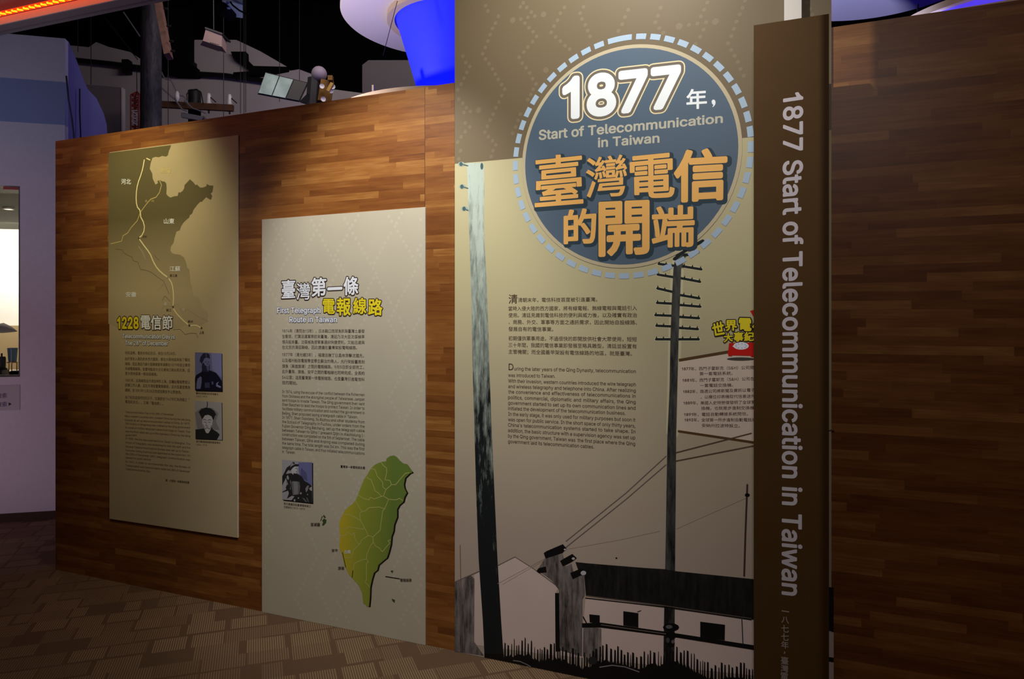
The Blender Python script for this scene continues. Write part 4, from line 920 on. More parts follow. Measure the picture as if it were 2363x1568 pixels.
pr = Print(WALL, DM)
P2M = pole_print('print_dark_pole', (16, 18, 20), (92, 92, 90), 0.05)
ARM = mat('print_crossarm', (30, 38, 40), 0.6, 0.2)
shaft = [(1560, 585), (1554, 621), (1550, 700), (1547, 782), (1545, 900), (1540, 1010), (1535.5, 1290), (1532, 1440), (1530, 1590), (1556, 1595), (1557, 1440), (1558, 1290), (1560.5, 1000), (1563, 900), (1566, 782), (1569, 700), (1572, 621), (1585, 585)]
pr.stroke([(1563, 610), (1557, 790), (1552, 1000)], 30, HALO, 1)
arms = [((130, 322), (350, 350), (450, 352), (775, 405)), ((115, 483), (350, 522), (460, 537), (755, 592)), ((110, 692), (330, 742), (450, 792), (745, 842)), ((105, 910), (330, 922), (445, 942), (760, 968)),
        ((80, 1095), (320, 1105), (440, 1122), (738, 1142)), ((95, 1255), (310, 1265), (430, 1287), (722, 1307)), ((90, 1460), (310, 1460), (430, 1460), (735, 1460))]
for a in arms:
    pr.stroke([ze(a[0]), ze(a[1]), ze(a[2]), ze(a[3])], 10, HALO, 1)
for i, a in enumerate(arms):
    pr.stroke([ze(a[0]), ze(a[1]), ze(a[2]), ze(a[3])], 5.4, ARM, 2)
    for u in (0.03, 0.5): 
        p = ze((a[0][0] + (a[1][0] - a[0][0]) * u, a[0][1] + (a[1][1] - a[0][1]) * u)); pr.poly([(p[0] - 2.6, p[1]), (p[0] + 3.4, p[1]), (p[0] + .4, p[1] - 7.5)], ARM, 2.3)
    for u in (0.2, 0.58, 0.96):
        p = ze((a[2][0] + (a[3][0] - a[2][0]) * u, a[2][1] + (a[3][1] - a[2][1]) * u)); pr.poly([(p[0] - 3.4, p[1]), (p[0] + 2.6, p[1]), (p[0] + .8, p[1] - 8)], ARM, 2.3)
pr.poly(shaft, P2M, 3)
pr.stroke([(1556, 598), (1582, 578), (1622, 556)], 7, ARM, 3.5); pr.stroke([(1578, 590), (1612, 582)], 6, ARM, 3.5)
pr.build('right_pole_print', R3)

pr = Print(WALL, DM)
BK = mat('print_black', (14, 13, 15), 0.55, 0.25); BK2 = pole_print('print_dark_roof', (10, 10, 11), (40, 38, 38))
GRM = pole_print('print_sooty_masonry', (44, 42, 42), (150, 140, 140)); LGT = mat('print_pale_wall', (214, 194, 190), 0.55, 0.25, noise=.03, scale=5)
GLN = mat('print_grey_line', (112, 98, 96), 0.55, 0.25); FNT = mat('print_faint_line', (176, 158, 148), 0.55, 0.25)
pr.poly([zd(p) for p in ((150, 905), (185, 885), (300, 850), (410, 792), (520, 862), (690, 985), (668, 1020), (668, 1420), (150, 1350))], LGT, 1)
pr.poly([zd(p) for p in ((26, 955), (60, 935), (130, 908), (152, 930), (150, 1330), (212, 1420), (26, 1392))], GRM, 2)
pr.stroke([zd(p) for p in ((26, 950), (185, 880))], 2, GLN, 2); pr.stroke([zd(p) for p in ((300, 845), (410, 790), (520, 860), (690, 985))], 1.8, GLN, 2)
pr.stroke([zd((60, 715)), zd((64, 900)), zd((70, 1392))], 1.8, GLN, 3)
pr.poly([zd(p) for p in ((860, 1050), (1915, 1190), (2440, 1270), (2440, 1440), (1915, 1355), (960, 1235), (845, 1225))], LGT, 2)
pr.poly([zd(p) for p in ((845, 1235), (960, 1240), (2440, 1440), (2440, 1600), (700, 1420), (700, 1230))], LGT, 2)
pr.poly([zd(p) for p in ((555, 870), (600, 800), (605, 795), (712, 765), (735, 850), (770, 832), (790, 915), (848, 908), (858, 1030), (840, 1060), (838, 1425), (695, 1385), (690, 1000), (640, 935))], GRM, 3)
pr.poly([zd(p) for p in ((795, 822), (870, 830), (1240, 860), (1370, 868), (1430, 880), (1920, 930), (2440, 985), (2440, 1265), (1920, 1187), (1430, 1112), (1360, 1097), (1130, 1070), (862, 1036), (850, 905), (815, 880))], BK2, 4)
pr.stroke([zd((862, 1036)), zd((1360, 1100)), zd((1915, 1182))], 1.4, GLN, 5)
pr.stroke([zd((860, 1052)), zd((1360, 1108)), zd((1915, 1190))], 2.2, BK, 5)
for cp in (((593, 765), (612, 752), (715, 708), (738, 735), (712, 765), (605, 800)), ((697, 815), (775, 770), (804, 797), (770, 822), (715, 850)), ((762, 892), (842, 858), (862, 900), (845, 900), (778, 932))):
    pr.poly([zd(p) for p in cp], BK, 5)
pr.poly([zd(p) for p in ((548, 878), (560, 862), (606, 850), (612, 888), (560, 892))], BK, 5)
for x, y, rx in ((728, 742, 7), (782, 800, 10), (846, 892, 18)): pr.ell(x, y, rx, rx * .8, G[190], 6, 12, zd)
pr.poly([zd(p) for p in ((665, 1020), (690, 1020), (696, 1392), (668, 1392))], BK, 4)
pr.poly([zd(p) for p in ((845, 1235), (960, 1245), (962, 1420), (940, 1480), (862, 1465), (842, 1420))], GRM, 4)
for w in (((883, 1155), (950, 1162), (950, 1216), (886, 1206)), ((1100, 1135), (1196, 1148), (1196, 1240), (1100, 1226)), ((1590, 1202), (1748, 1222), (1746, 1322), (1590, 1302)), ((2050, 1262), (2210, 1284), (2208, 1386), (2050, 1364))):
    pr.poly([zd(p) for p in w], BK, 5)
pr.poly([zd(p) for p in ((836, 1212), (960, 1208), (1370, 1266), (1915, 1350), (2440, 1432), (2440, 1462), (1915, 1380), (1370, 1292), (960, 1240), (838, 1240))], BK, 5)
pr.stroke([zd((960, 1222)), zd((1370, 1280))], 2.0, GLN, 6)
for y, wx in ((1238, 52), (1290, 34), (1340, 24)):
    pr.ell(1404, y, wx, 26, BK, 6, 12, zd)
pr.ell(1392, 1235, 22, 12, G[100], 7, 10, zd); pr.ell(1384, 1320, 12, 18, G[70], 7, 10, zd); pr.ell(1416, 1330, 10, 12, G[100], 7, 10, zd)
pr.stroke([zd((1855, 1180)), zd((1862, 1340))], 2.4, G[70], 5); pr.stroke([zd((1190, 1330 - 190)), zd((1212, 1132))], 1.5, BK, 5); pr.stroke([zd((845, 1172)), zd((866, 1212))], 3, BK, 5)
pr.stroke([zd((1870, 910)), zd((1878, 640)), zd((1890, 330))], 4.2, mat('print_far_pole', (78, 52, 52), 0.55, 0.25), 3); pr.ell(1890, 395, 16, 12, BK, 4, 12, zd)
for pl, w_, m in (([(1372, 148), (1120, 380), (735, 690)], 2.2, GLN), ([(1372, 202), (1120, 420), (735, 728)], 2.2, GLN), ([(1430, 127), (1915, 2)], 3.0, mat('print_brown_wire', (96, 74, 58), .55, .25)), ([(1430, 180), (1930, 82), (2440, -20)], 3.0, mat('print_brown_wire', (0, 0, 0))),
                  ([(1330, 625), (1080, 680), (730, 742)], 1.0, FNT), ([(1440, 610), (1640, 520), (1880, 415)], 1.0, FNT), ([(600, 800), (300, 960)], 1.0, FNT), ([(606, 805), (330, 965)], 1.0, FNT)):
    pr.stroke([zd(p) for p in pl], w_, m, 2.5)
pr.ell(1056, 797, 6, 5, BK, 3, 10, zd)
pts = [(335, 1600), (335, 1380)]; rr = random.Random(11); x = 340
prof = [(335, 1360), (480, 1345), (560, 1385), (690, 1372), (840, 1440), (970, 1380), (1100, 1410), (1200, 1440), (1260, 1410), (1340, 1425), (1430, 1385), (1500, 1420), (1560, 1450), (1610, 1490), (1700, 1510), (1760, 1490), (1915, 1510), (2440, 1600)]
def pf(x):
    for (a, b), (c, d) in zip(prof, prof[1:]):
        if a <= x <= c: return b + (d - b) * (x - a) / (c - a)
while x < 2400:
    w_ = 9 + rr.random() * 14; y = pf(x); hgt = 20 + rr.random() * 45
    pts += [(x, y + 52 + rr.random() * 24), (x + 3, y - hgt + 20), (x + w_ * .7, y - hgt + 26), (x + w_ * .8, y + 50 + rr.random() * 25)]; x += w_ + rr.random() * 9
pts += [(2400, 2300), (335, 2300)]
gpts = []
for p in pts:
    a = WALL.px(*zd(p), DM); gpts.append((min(a[0], sR - .001), max(a[1], 0.002)))
pr.polysh(gpts, BK, 6)
a = WALL.px(*zd((215, 1408)), DM); b = WALL.px(*zd((335, 1408)), DM)
pr.polysh([(a[0], 0.002), (b[0], 0.002), b, a], BK, 6)
pr.stroke([zd(p) for p in ((400, 1450), (440, 1455), (480, 1472), (510, 1488))], 2.0, G[130], 7); pr.stroke([zd(p) for p in ((950, 1492), (1030, 1480), (1110, 1490), (1200, 1522))], 2.4, G[130], 7)
pr.ell(905, 1450, 30, 26, G[40], 7, 12, zd)
pr.build('old_photograph_print', R3)

# timeline box and telephone
zf = lambda p: (1560 + p[0] / 4.61, 700 + p[1] / 4.61)
pr = Print(WALL, DM)
BOXM = mat('print_timeline_box', (216, 200, 186), 0.55, 0.25); BRL = mat('print_brown_rule', (92, 66, 42), 0.55, 0.25)
pr.poly([(1566, 836), (1680, 817), (1800, 798), (1800, 1032), (1741, 1020), (1563, 993)], BOXM, 1.2)
pr.stroke([(1566.5, 832), (1684, 812), (1800, 794)], 6.5, BRL, 2, rnd=False); pr.stroke([(1564.5, 995.6), (1741, 1022), (1800, 1031)], 5.4, BRL, 2, rnd=False)
pr.build('timeline_box', R3)
pr = Print(WALL, DM)
RED = mat('print_red', (204, 26, 18), 0.5, 0.3); SHD = mat('print_grey_shadow', (70, 68, 66), 0.55, 0.25)
pr.ell(690, 594, 148, 17, SHD, 5, 24, zf)
pr.poly([zf(p) for p in ((565, 425), (825, 420), (838, 560), (832, 572), (800, 572), (790, 560), (600, 555), (592, 565), (560, 563), (550, 540))], RED, 6)
pr.ell(692, 455, 82, 40, WHT, 7, 24, zf); pr.ell(618, 460, 17, 7, WHT, 7, 12, zf)
for k in range(9): pr.ell(692 + 56 * math.cos(k * .7), 455 + 24 * math.sin(k * .7), 8, 5, G[190], 8, 8, zf)
pr.poly([zf(p) for p in ((788, 82), (840, 68), (905, 62), (905, 180), (860, 165), (820, 135))], RED, 6)
pr.build('telephone_print', R3)
pr = Print(WALL, DM)
for t, qd in (('世', ((378, 222), (500, 185), (524, 330), (398, 352))), ('界', ((525, 180), (648, 178), (652, 292), (522, 300))), ('電', ((668, 156), (806, 160), (804, 300), (668, 296))), ('信', ((810, 190), (950, 205), (945, 335), (808, 325))),
              ('大', ((508, 322), (604, 318), (606, 408), (508, 420))), ('事', ((612, 308), (718, 306), (718, 410), (612, 412))), ('紀', ((724, 305), (834, 308), (832, 402), (724, 408)))):
    outlined(pr, t, tuple(zf(p) for p in qd), YEL, INKD, .035, .075, 9)
pr.build('timeline_title', R3)
pr = Print(WALL, DM)
T2 = mat('print_timeline_text', (84, 58, 52), 0.6, 0.2)
for y_, t, x0, x1, ya, yb in (('1877', '年，西門子霍斯克（S&H）公司開發', 62, 876, 700, 684), ('', '第一套電話系統。', 250, 602, 752, 746), ('1881', '年，西門子霍斯克（S&H）公司在第', 68, 880, 822, 803), ('', '一套電話交換機。', 255, 607, 877, 872), ('1882', '年，路透公司將新聞及資訊以電子', 75, 840, 942, 924), ('', '，以欄位印表機取代信差送件', 262, 842, 1000, 990),
                          ('1889', '年，美國人史特勞傑發明了全球第', 80, 842, 1064, 1054), ('', '換機，也就是步進制交換機，', 268, 850, 1120, 1114), ('1891', '年，電話自動轉接系統問世。', 86, 765, 1186, 1178), ('1892', '年，全球第一所步進制自動電話局', 90, 850, 1244, 1242), ('', '安納州拉波特設立。', 275, 680, 1302, 1306)):
    if y_:
        a, b = zf((x0, ya + 15)), zf((x0 + 92, ya + 13)); pr.latin(y_, a[0], a[1], b[0], b[1], 6.4, T2, 2, .03); x0 += 94
    a, b = zf((x0, ya)), zf((x1, yb)); pr.cjk(t, a[0], a[1], b[0], b[1], 8.4, T2, 2, .006)
pr.build('timeline_text', R3)

# round badge
pr = Print(WALL, DM)
cL, cR, cT, cB = WALL.px(1205, 368, DM), WALL.px(1713, 350, DM), WALL.px(1468, 101.5, DM), WALL.px(1450, 619, DM)
cs, ch_ = (cL[0] + cR[0]) / 2, (cT[1] + cB[1]) / 2; RX, RY = (cR[0] - cL[0]) / 2, (cT[1] - cB[1]) / 2
RINGM = mat('print_badge_rim', (190, 178, 150), 0.55, 0.25); BLUE = mat('print_badge_blue', (82, 100, 120), 0.5, 0.3)
def circ(k, n=96): return [(cs + RX * k * math.cos(2 * math.pi * i / n), ch_ + RY * k * math.sin(2 * math.pi * i / n)) for i in range(n)]
pr.polysh(circ(1.0), RINGM, 7); pr.polysh(circ(0.968), BLUE, 8)
pr.build('badge_disc', R3)
pr = Print(WALL, DM)
DASH = mat('print_badge_dash', (166, 188, 212), 0.5, 0.3); N = 52
for i in range(N):
    t0 = 2 * math.pi * (i + .10) / N + .055; t1 = t0 + 2 * math.pi / N * .70
    if i == 13: t0 -= .045
    o_, n_ = 1.095, 1.045
    ring = [(cs + RX * o_ * math.cos(t0 + (t1 - t0) * k / 4), ch_ + RY * o_ * math.sin(t0 + (t1 - t0) * k / 4)) for k in range(5)] + [(cs + RX * n_ * math.cos(t1 - (t1 - t0) * k / 4), ch_ + RY * n_ * math.sin(t1 - (t1 - t0) * k / 4)) for k in range(5)]
    pr.polysh(ring, DASH, 4.5)
o = pr.build('badge_dashes', R3); o['label'] = 'ring of pale blue dashes around the badge'
ORG = mat('print_orange', (236, 180, 102), 0.5, 0.3); TEAL = mat('print_teal_shadow', (44, 62, 74), 0.55, 0.25)
pr = Print(WALL, DM)
big = [('臺', ((615, 72), (950, 36), (962, 408), (608, 436)), .012), ('灣', ((980, 78), (1278, 48), (1275, 350), (980, 372)), .010), ('電', ((1295, 68), (1620, 36), (1622, 362), (1300, 378)), .018), ('信', ((1615, 22), (2005, 0), (2000, 384), (1615, 405)), .030),
       ('的', ((818, 455), (1055, 436), (1055, 696), (818, 706)), .028), ('開', ((1070, 396), (1440, 380), (1440, 776), (1070, 796)), .026), ('端', ((1455, 430), (1768, 413), (1765, 722), (1455, 732)), .024)]
for t, qd, r in big:
    qq = tuple(zc(p) for p in qd)
    pr.quad_text(t, qq, TEAL, 9, r, grow=.045, shift=(4, 4)); pr.quad_text(t, qq, ORG, 10, r)
o = pr.build('badge_title', R3); o['label'] = 'orange rounded Chinese title characters'
pr = Print(WALL, DM)
DGT = mat('print_digit_edge', (112, 104, 94), 0.55, 0.25); GLD = mat('print_digit_rim', (232, 216, 176), 0.55, 0.25); WHD = mat('print_digit_white', (238, 244, 250), 0.5, 0.3)
qq = tuple(zb(p) for p in ((846, 588), (1745, 487), (1745, 815), (846, 912)))
for m, g_, L in ((GLD, .075, 9), (DGT, .052, 10), (WHD, 0.0, 11)): pr.quad_text('1877', qq, m, L, .045, 'cap', grow=g_, track=-.03)
o = pr.build('badge_year', R3); o['label'] = 'white 1877 numerals with cream rim'
pr = Print(WALL, DM)
pr.quad_text('年', tuple(zb(p) for p in ((1785, 678), (1940, 668), (1942, 822), (1786, 832))), WHD, 9, .02); pr.poly([zb(p) for p in ((1976, 770), (1982, 758), (1994, 755), (2004, 764), (2007, 780), (2002, 796), (1990, 810), (1982, 813), (1990, 796), (1980, 786))], WHD, 9)
BEI = mat('print_badge_subtitle', (188, 184, 168), 0.55, 0.25)
pr.quad_text('Start of Telecommunication', tuple(zb(p) for p in ((668, 986), (2062, 862), (2062, 932), (668, 1064))), BEI, 9, .03, 'cap'); pr.quad_text('in Taiwan', tuple(zb(p) for p in ((1115, 1046), (1582, 1010), (1582, 1082), (1115, 1119))), BEI, 9, .03, 'cap')
pr.build('badge_subtitle', R3)

zg = lambda p: (1150 + p[0] / 4.022, 660 + p[1] / 4.022)
pr = Print(WALL, DM)
pr.quad_text('清', tuple(zg(p) for p in ((96, 80), (178, 78), (178, 163), (96, 166))), INK, 5); pr.quad_text('D', tuple(zg(p) for p in ((96, 722), (140, 723), (140, 783), (96, 781))), INK, 5)
for t, x0, x1, ya, yb in (('清朝末年，電信科技首度被引進臺灣。', 183, 918, 133, 127), ('當時入侵大陸的西方國家，將有線電報、無線電報與電話引入', 94, 1287, 212, 207), ('使用。清廷見識到電信科技的便利與威力後，以及確實有政治', 94, 1287, 274, 273), ('、商務、外交、軍事等方面之通訊需求，因此開始自設線路、', 94, 1287, 337, 341), ('發展自有的電信事業。', 94, 510, 402, 404),
                          ('初期僅供軍事用途，不過很快的即開放供社會大眾使用，短短', 94, 1285, 488, 497), ('三十年間，我國的電信事業即發展至略具雛型，清廷並設置有', 94, 1285, 550, 563), ('主管機關；而全國最早架設有電信線路的地區，就是臺灣。', 94, 1240, 612, 631)):
    a, b = zg((x0, ya)), zg((x1, yb)); pr.cjk(t, a[0], a[1], b[0], b[1], 10.6, INK, 0.8)
for t, x0, x1, ya, yb, ju in (('uring the later years of the Qing Dynasty, telecommunication', 148, 1275, 786, 811, 1), ('was introduced to Taiwan.', 92, 528, 846, 856, 0), ('With their invasion, western countries introduced the wire telegraph', 92, 1275, 899, 933, 1), ('and wireless telegraphy and telephone into China. After realizing', 92, 1275, 950, 989, 1),
                              ('the convenience and effectiveness of telecommunications in', 92, 1274, 1000, 1041, 1), ('politics, commercial, diplomatic and military affairs, the Qing', 91, 1274, 1052, 1096, 1), ('government started to set up its own communication lines and', 91, 1273, 1103, 1152, 1), ('initiated the development of the telecommunication business.', 91, 1180, 1154, 1200, 0),
                              ('In the early stage, it was only used for military purposes but soon it', 91, 1272, 1206, 1262, 1), ('was open for public service. In the short space of only thirty years,', 90, 1272, 1257, 1318, 1), ("China's telecommunication systems started to take shape. In", 90, 1272, 1308, 1370, 1), ('addition, the basic structure with a supervision agency was set up', 90, 1271, 1358, 1427, 1),
                              ('by the Qing government. Taiwan was  the first place where the Qing', 90, 1270, 1409, 1484, 1), ('government laid its telecommunication cables.', 90, 888, 1461, 1512, 0)):
    a, b = zg((x0, ya)), zg((x1, yb)); pr.latin(t, a[0], a[1], b[0], b[1], 8.2, INK, 0.8, .012, 0.9, ju)
pr.build('body_text', R3)

# ================================================================ the brown upright banner in front of the mural
DS = 0.17
q = [WALL.px(x, y, DS) for x, y in ((1743, 58), (1915, 31.5), (1911, 1560), (1735.5, 1560))]
s0 = (q[0][0] + q[3][0]) / 2; s1 = (q[1][0] + q[2][0]) / 2; hT = (q[0][1] + q[1][1]) / 2
R4 = panel_root('title_banner', WALL, (s0 + s1) / 2, DS, 0.0)
tag(R4, 'narrow dark brown upright board with sideways white 1877 lettering in front of the mural', 'banner board')
SPM = mat('brown_banner_laminate', (80, 56, 27), 0.6, 0.15, noise=0.03, scale=14)
mb = MB()
b_ = board(WALL, DS - 0.03, DS, [(s0, 0.001), (s1, 0.001), (s1, hT), (s0, hT)], SPM)
bpart('board', b_, R4)
mb = MB(); wl = WALL.px(1810, 20, .03)[0]; wr = WALL.px(1850, 20, .03)[0]
mb.box(((wl + wr) / 2, -.030, 1.75), (wr - wl, 0.03, 3.5), WHITE)
o = bpart('support_post', mb, R4); o['label'] = 'white post rising behind the board'
for zz_ in (0.5, 1.3, 2.1):
    mb = MB(); mb.box(((wl + wr) / 2, -.0925, zz_), (0.04, .095, 0.04), DARKM); bpart('wall_bracket', mb, R4)
pr = Print(WALL, DS); SILV = mat('print_silver_lettering', (206, 198, 208), 0.5, 0.3); SILD = mat('print_grey_lettering', (168, 156, 152), 0.5, 0.3)
pr.quad_text('1877 Start of Telecommunication in Taiwan', ((1853.4, 211), (1850, 1379), (1803.6, 1373), (1807, 218)), SILV, 2, .03, 'cap')
pr.build('title_lettering', R4)
pr = Print(WALL, DS)
for k, c in enumerate('一八七七年，臺灣電信的開端'):
    if c == '，': yc = 1507
    else: yc = (1411.5, 1431.5, 1451.5, 1470.5, 1489, 1507, 1525, 1543.5, 1561.5, 1580, 1598, 1616, 1635)[k]
    xl, w_, h_ = 1803.5 - k * .25, 17.5, (2.5 if c == '一' else 15.5 if c in '八' else 17)
    if c == '，': xl += 6; w_ = 4; h_ = 6
    pr.quad_text(c, ((xl, yc - h_ / 2 - 1), (xl + w_, yc - h_ / 2 + 1.4), (xl + w_, yc + h_ / 2 + 1.4), (xl, yc + h_ / 2 - 1)), SILD, 2, .01)
pr.build('subtitle_lettering', R4)

# ================================================================ display window in the lilac wall
GLASS = bpy.data.materials.new('clear_glass'); GLASS.use_nodes = True
gb = GLASS.node_tree.nodes['Principled BSDF']; gb.inputs['Transmission Weight'].default_value = 1.0; gb.inputs['Roughness'].default_value = 0.02; gb.inputs['IOR'].default_value = 1.05
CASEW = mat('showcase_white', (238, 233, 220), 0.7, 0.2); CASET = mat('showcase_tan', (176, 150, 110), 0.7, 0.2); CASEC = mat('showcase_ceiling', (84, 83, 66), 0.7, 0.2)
ZC = Matrix.Identity(4)
def lm(mb, name, **kw): return mb.build(name, matrix=LEFT.matrix())
mb = MB(); dep = 2.9; ztan = LEFT.px(20, 752, -2.9)[1]
mb.box(((aw + a0) / 2 - .6, dep + .05, 1.4), (a0 - aw + 1.6, 0.02, 2.8), CASEW)
mb.box(((aw + a0) / 2 - .6, dep, ztan / 2), (a0 - aw + 1.6, 0.06, ztan), CASET)
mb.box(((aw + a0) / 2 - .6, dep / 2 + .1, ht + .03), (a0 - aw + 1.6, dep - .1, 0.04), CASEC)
mb.box((a0 + .16, dep / 2 + .1, 1.4), (0.02, dep - .1, 2.8), CASEW)
o = lm(mb, 'wall_recess'); struct(o)
mb = MB(); mb.box(((aw + a0) / 2, .5, hb - .012), (a0 - aw + .2, .8, 0.022), CASEW)
o = lm(mb, 'window_1'); struct(o, 'lit display window in the lilac wall')
mb = MB(); mb.box(((aw + a0) / 2, 0.085, (hb + ht) / 2), (a0 - aw, 0.008, ht - hb), GLASS)
o2 = lm(mb, 'window_pane'); o2.parent = o; o2.matrix_parent_inverse = LEFT.matrix().inverted(); o2.matrix_local = Matrix.Identity(4); o2.matrix_parent_inverse = Matrix.Identity(4)
mb = MB(); mb.box((a0 - .004, 0.05, (hb + ht) / 2), (0.008, 0.10, ht - hb), DARKM); mb.box(((aw + a0) / 2, .05, hb + .006), (a0 - aw, .1, .012), mat('case_sill_dark', (50, 30, 26), .5, .3)); mb.box((a0 - .06, .03, ht - .015), (.10, .04, .02), mat('red_trim', (150, 30, 34), .5, .3))
o2 = mb.build('window_frame'); o2.parent = o
area('showcase_wall_wash', LEFT.world(a0 - 1.0, -2.2, ht - .05), LEFT.world(a0 - 1.0, -2.9, 1.2), 26, (1.0, .97, .90), 1.6, .2)
area('showcase_light', LEFT.world(a0 - .4, -.6, ht - .02), LEFT.world(a0 - .4, -.35, hb), 5, (1.0, .93, .74), .5, .2)
# little downlight seen in the showcase ceiling
mb = MB(); c = LEFT.world(LEFT.px(20, 489, -1.25)[0], -1.25, ht + .008); R = empty('case_downlight', matrix=Matrix.Translation(c))
mb.lathe((0, 0, -.012), [(.045, .012), (.045, 0), (.032, 0), (.032, .012)], WHITE, 24); o = mb.build('rim'); o.parent = R
mb = MB(); mb.lathe((0, 0, -.006), [(.0001, 0), (.031, 0)], mat('lamp_glow', (255, 246, 220), .5, .2, emit=(255, 244, 215), estr=4.0), 24); o = mb.build('diffuser'); o.parent = R
tag(R, 'small round downlight glowing in the ceiling of the showcase window', 'ceiling light')

def place_case(name, x, y, dd):
    s_, h_ = LEFT.px(x, y, -dd); return empty(name, matrix=LEFT.matrix(s_, -dd, hb))
CUPM = mat('blue_grey_ceramic', (66, 92, 112), .4, .4); BRASS = mat('aged_brass', (150, 120, 70), .4, .5, metal=.6)
R = place_case('insulator_cup', 29, 866, .28); tag(R, 'blue grey tapered cup on a little brass stand inside the showcase window', 'ceramic cup')
mb = MB(); mb.lathe((0, 0, .095), [(.0001, 0), (.027, 0), (.034, .10), (.036, .105), (.030, .105), (.026, .02), (.0001, .02)], CUPM, 28); o = mb.build('cup'); o.parent = R
mb = MB(); mb.lathe((0, 0, .088), [(.036, 0), (.036, .008), (.0001, .008)], BRASS, 24); o = mb.build('stand_top'); o.parent = R
for a in range(3):
    mb = MB(); t = a * 2.094; mb.tube([(.03 * math.cos(t), .03 * math.sin(t), 0), (.028 * math.cos(t), .028 * math.sin(t), .09)], .004, BRASS); o = mb.build('leg'); o.parent = R
R = place_case('old_apparatus', 4, 866, .25); tag(R, 'dark cast metal apparatus at the left edge of the showcase window', 'telegraph apparatus')
mb = MB(); mb.box((-.05, 0, .018), (.15, .13, .036), DARKM); o = mb.build('base'); o.parent = R
mb = MB(); mb.lathe((0, 0, .036), [(.0001, .10), (.022, .10), (.026, .09), (.026, .02), (.036, .012), (.036, 0)], DARKM, 24); mb.lathe((0, 0, .13), [(.006, 0), (.006, .03), (.0001, .032)], DARKM, 12); o = mb.build('coil'); o.parent = R
R = place_case('bird_model', 14, 772, .45); R.location.z = LEFT.px(14, 764, -.45)[1]; tag(R, 'small grey bird shaped model perched inside the showcase window', 'bird model')
mb = MB(); GRY = mat('grey_model_paint', (120, 118, 116), .6, .3)
mb.tube([(-.11, 0, .0), (-.07, 0, .018), (-.02, 0, .022), (.03, 0, .01), (.075, 0, -.004)], [.012, .034, .04, .024, .003], GRY, 14); o = mb.build('body'); o.parent = R
mb = MB(); mb.tube([(-.10, 0, .0), (-.10, 0, LEFT.px(14, 866, -.45)[1] * 0 + hb - R.location.z)], .004, DARKM); o = mb.build('perch'); o.parent = R
R = place_case('black_display_block', 37, 870, .12); tag(R, 'low black block at the right corner of the showcase window', 'display block')
mb = MB(); mb.box((.0, 0, .016), (.07, .05, .032), BLACK); mb.box((0, 0, .034), (.06, .04, .006), DARKM); o = mb.build('block'); o.parent = R

# label strip under the window
sx = LEFT.px(46, 915, .004)[0]; zl0, zl1 = LEFT.px(30, 947, .004)[1], LEFT.px(30, 889, .004)[1]
R = panel_root('caption_strip', LEFT, sx - .5, 0.0, zl0); tag(R, 'grey caption strip with an arrow under the showcase window', 'caption sign')
bpart('strip', board(LEFT, 0, .004, [(sx - 1.0, zl0), (sx, zl0), (sx, zl1), (sx - 1.0, zl1)], mat('caption_grey', (168, 160, 166), .5, .3)), R)
pr = Print(LEFT, .004); PUR = mat('print_violet_text', (92, 66, 108), .6, .2)
pr.quad_text('檢索', ((-8, 908), (16, 907), (16, 919), (-8, 920)), PUR, 2, .01); pr.quad_text('檢索', ((-8, 928), (16, 927), (16, 939), (-8, 940)), PUR, 2, .01); pr.poly([(20, 929), (27, 933), (20, 937)], INKD, 2)
pr.build('lettering', R)

# ================================================================ things beyond the partition
# curved sail-like return beside the lilac wall
SAIL = mat('sail_blue_light_tint', (112, 112, 168), .8, .2)  # blue light falling on the white panel is tinted into its base colour
prof = [(150, 89, 5.35), (169, 133, 5.50), (184, 175, 5.62), (195, 200, 5.74), (216, 222, 5.90), (233, 258, 6.02), (240, 284, 6.08), (241, 310, 6.10)]
mb = MB(); vs = []
for x, y, zz_ in prof:
    p = at(x, y, zz_); vs += [p, Vector((p.x, p.y, 0.0)), p + Vector((-.01, .06, 0)), Vector((p.x - .01, p.y + .06, 0))]
fs = []
for i in range(len(prof) - 1):
    a = 4 * i; b = a + 4; fs += [(a, b, b + 1, a + 1), (a + 2, a + 3, b + 3, b + 2), (a, a + 2, b + 2, b)]
k = 4 * (len(prof) - 1); fs += [(k, k + 2, k + 3, k + 1), (0, 1, 3, 2)]
R = empty('curved_partition', matrix=Matrix.Translation((at(195, 200, 5.74).x, 5.74, 0))); mb.add(vs, fs, SAIL); wpart('panel', mb, R)
mb = MB(); mb.tube([at(153, 175, 5.30), at(158, 230, 5.32), at(166, 275, 5.36), at(172, 330, 5.40)], .006, DARKM); mb.tube([at(184, 205, 5.55), at(184, 260, 5.55), at(187, 330, 5.55)], .005, DARKM); wpart('cable', mb, R)
tag(R, 'blue lit sail shaped partition curving away behind the lilac wall', 'partition')

def simple(name, label, cat, mb, group=None):
    c = Vector((0, 0, 0))
    for v in mb.v: c += Vector(v)
    c /= len(mb.v); zmin = min(v[2] for v in mb.v)
    mb.v = [(v[0] - c.x, v[1] - c.y, v[2] - zmin) for v in mb.v]
    o = mb.build(name, matrix=Matrix.Translation((c.x, c.y, zmin))); tag(o, label, cat, group); return o

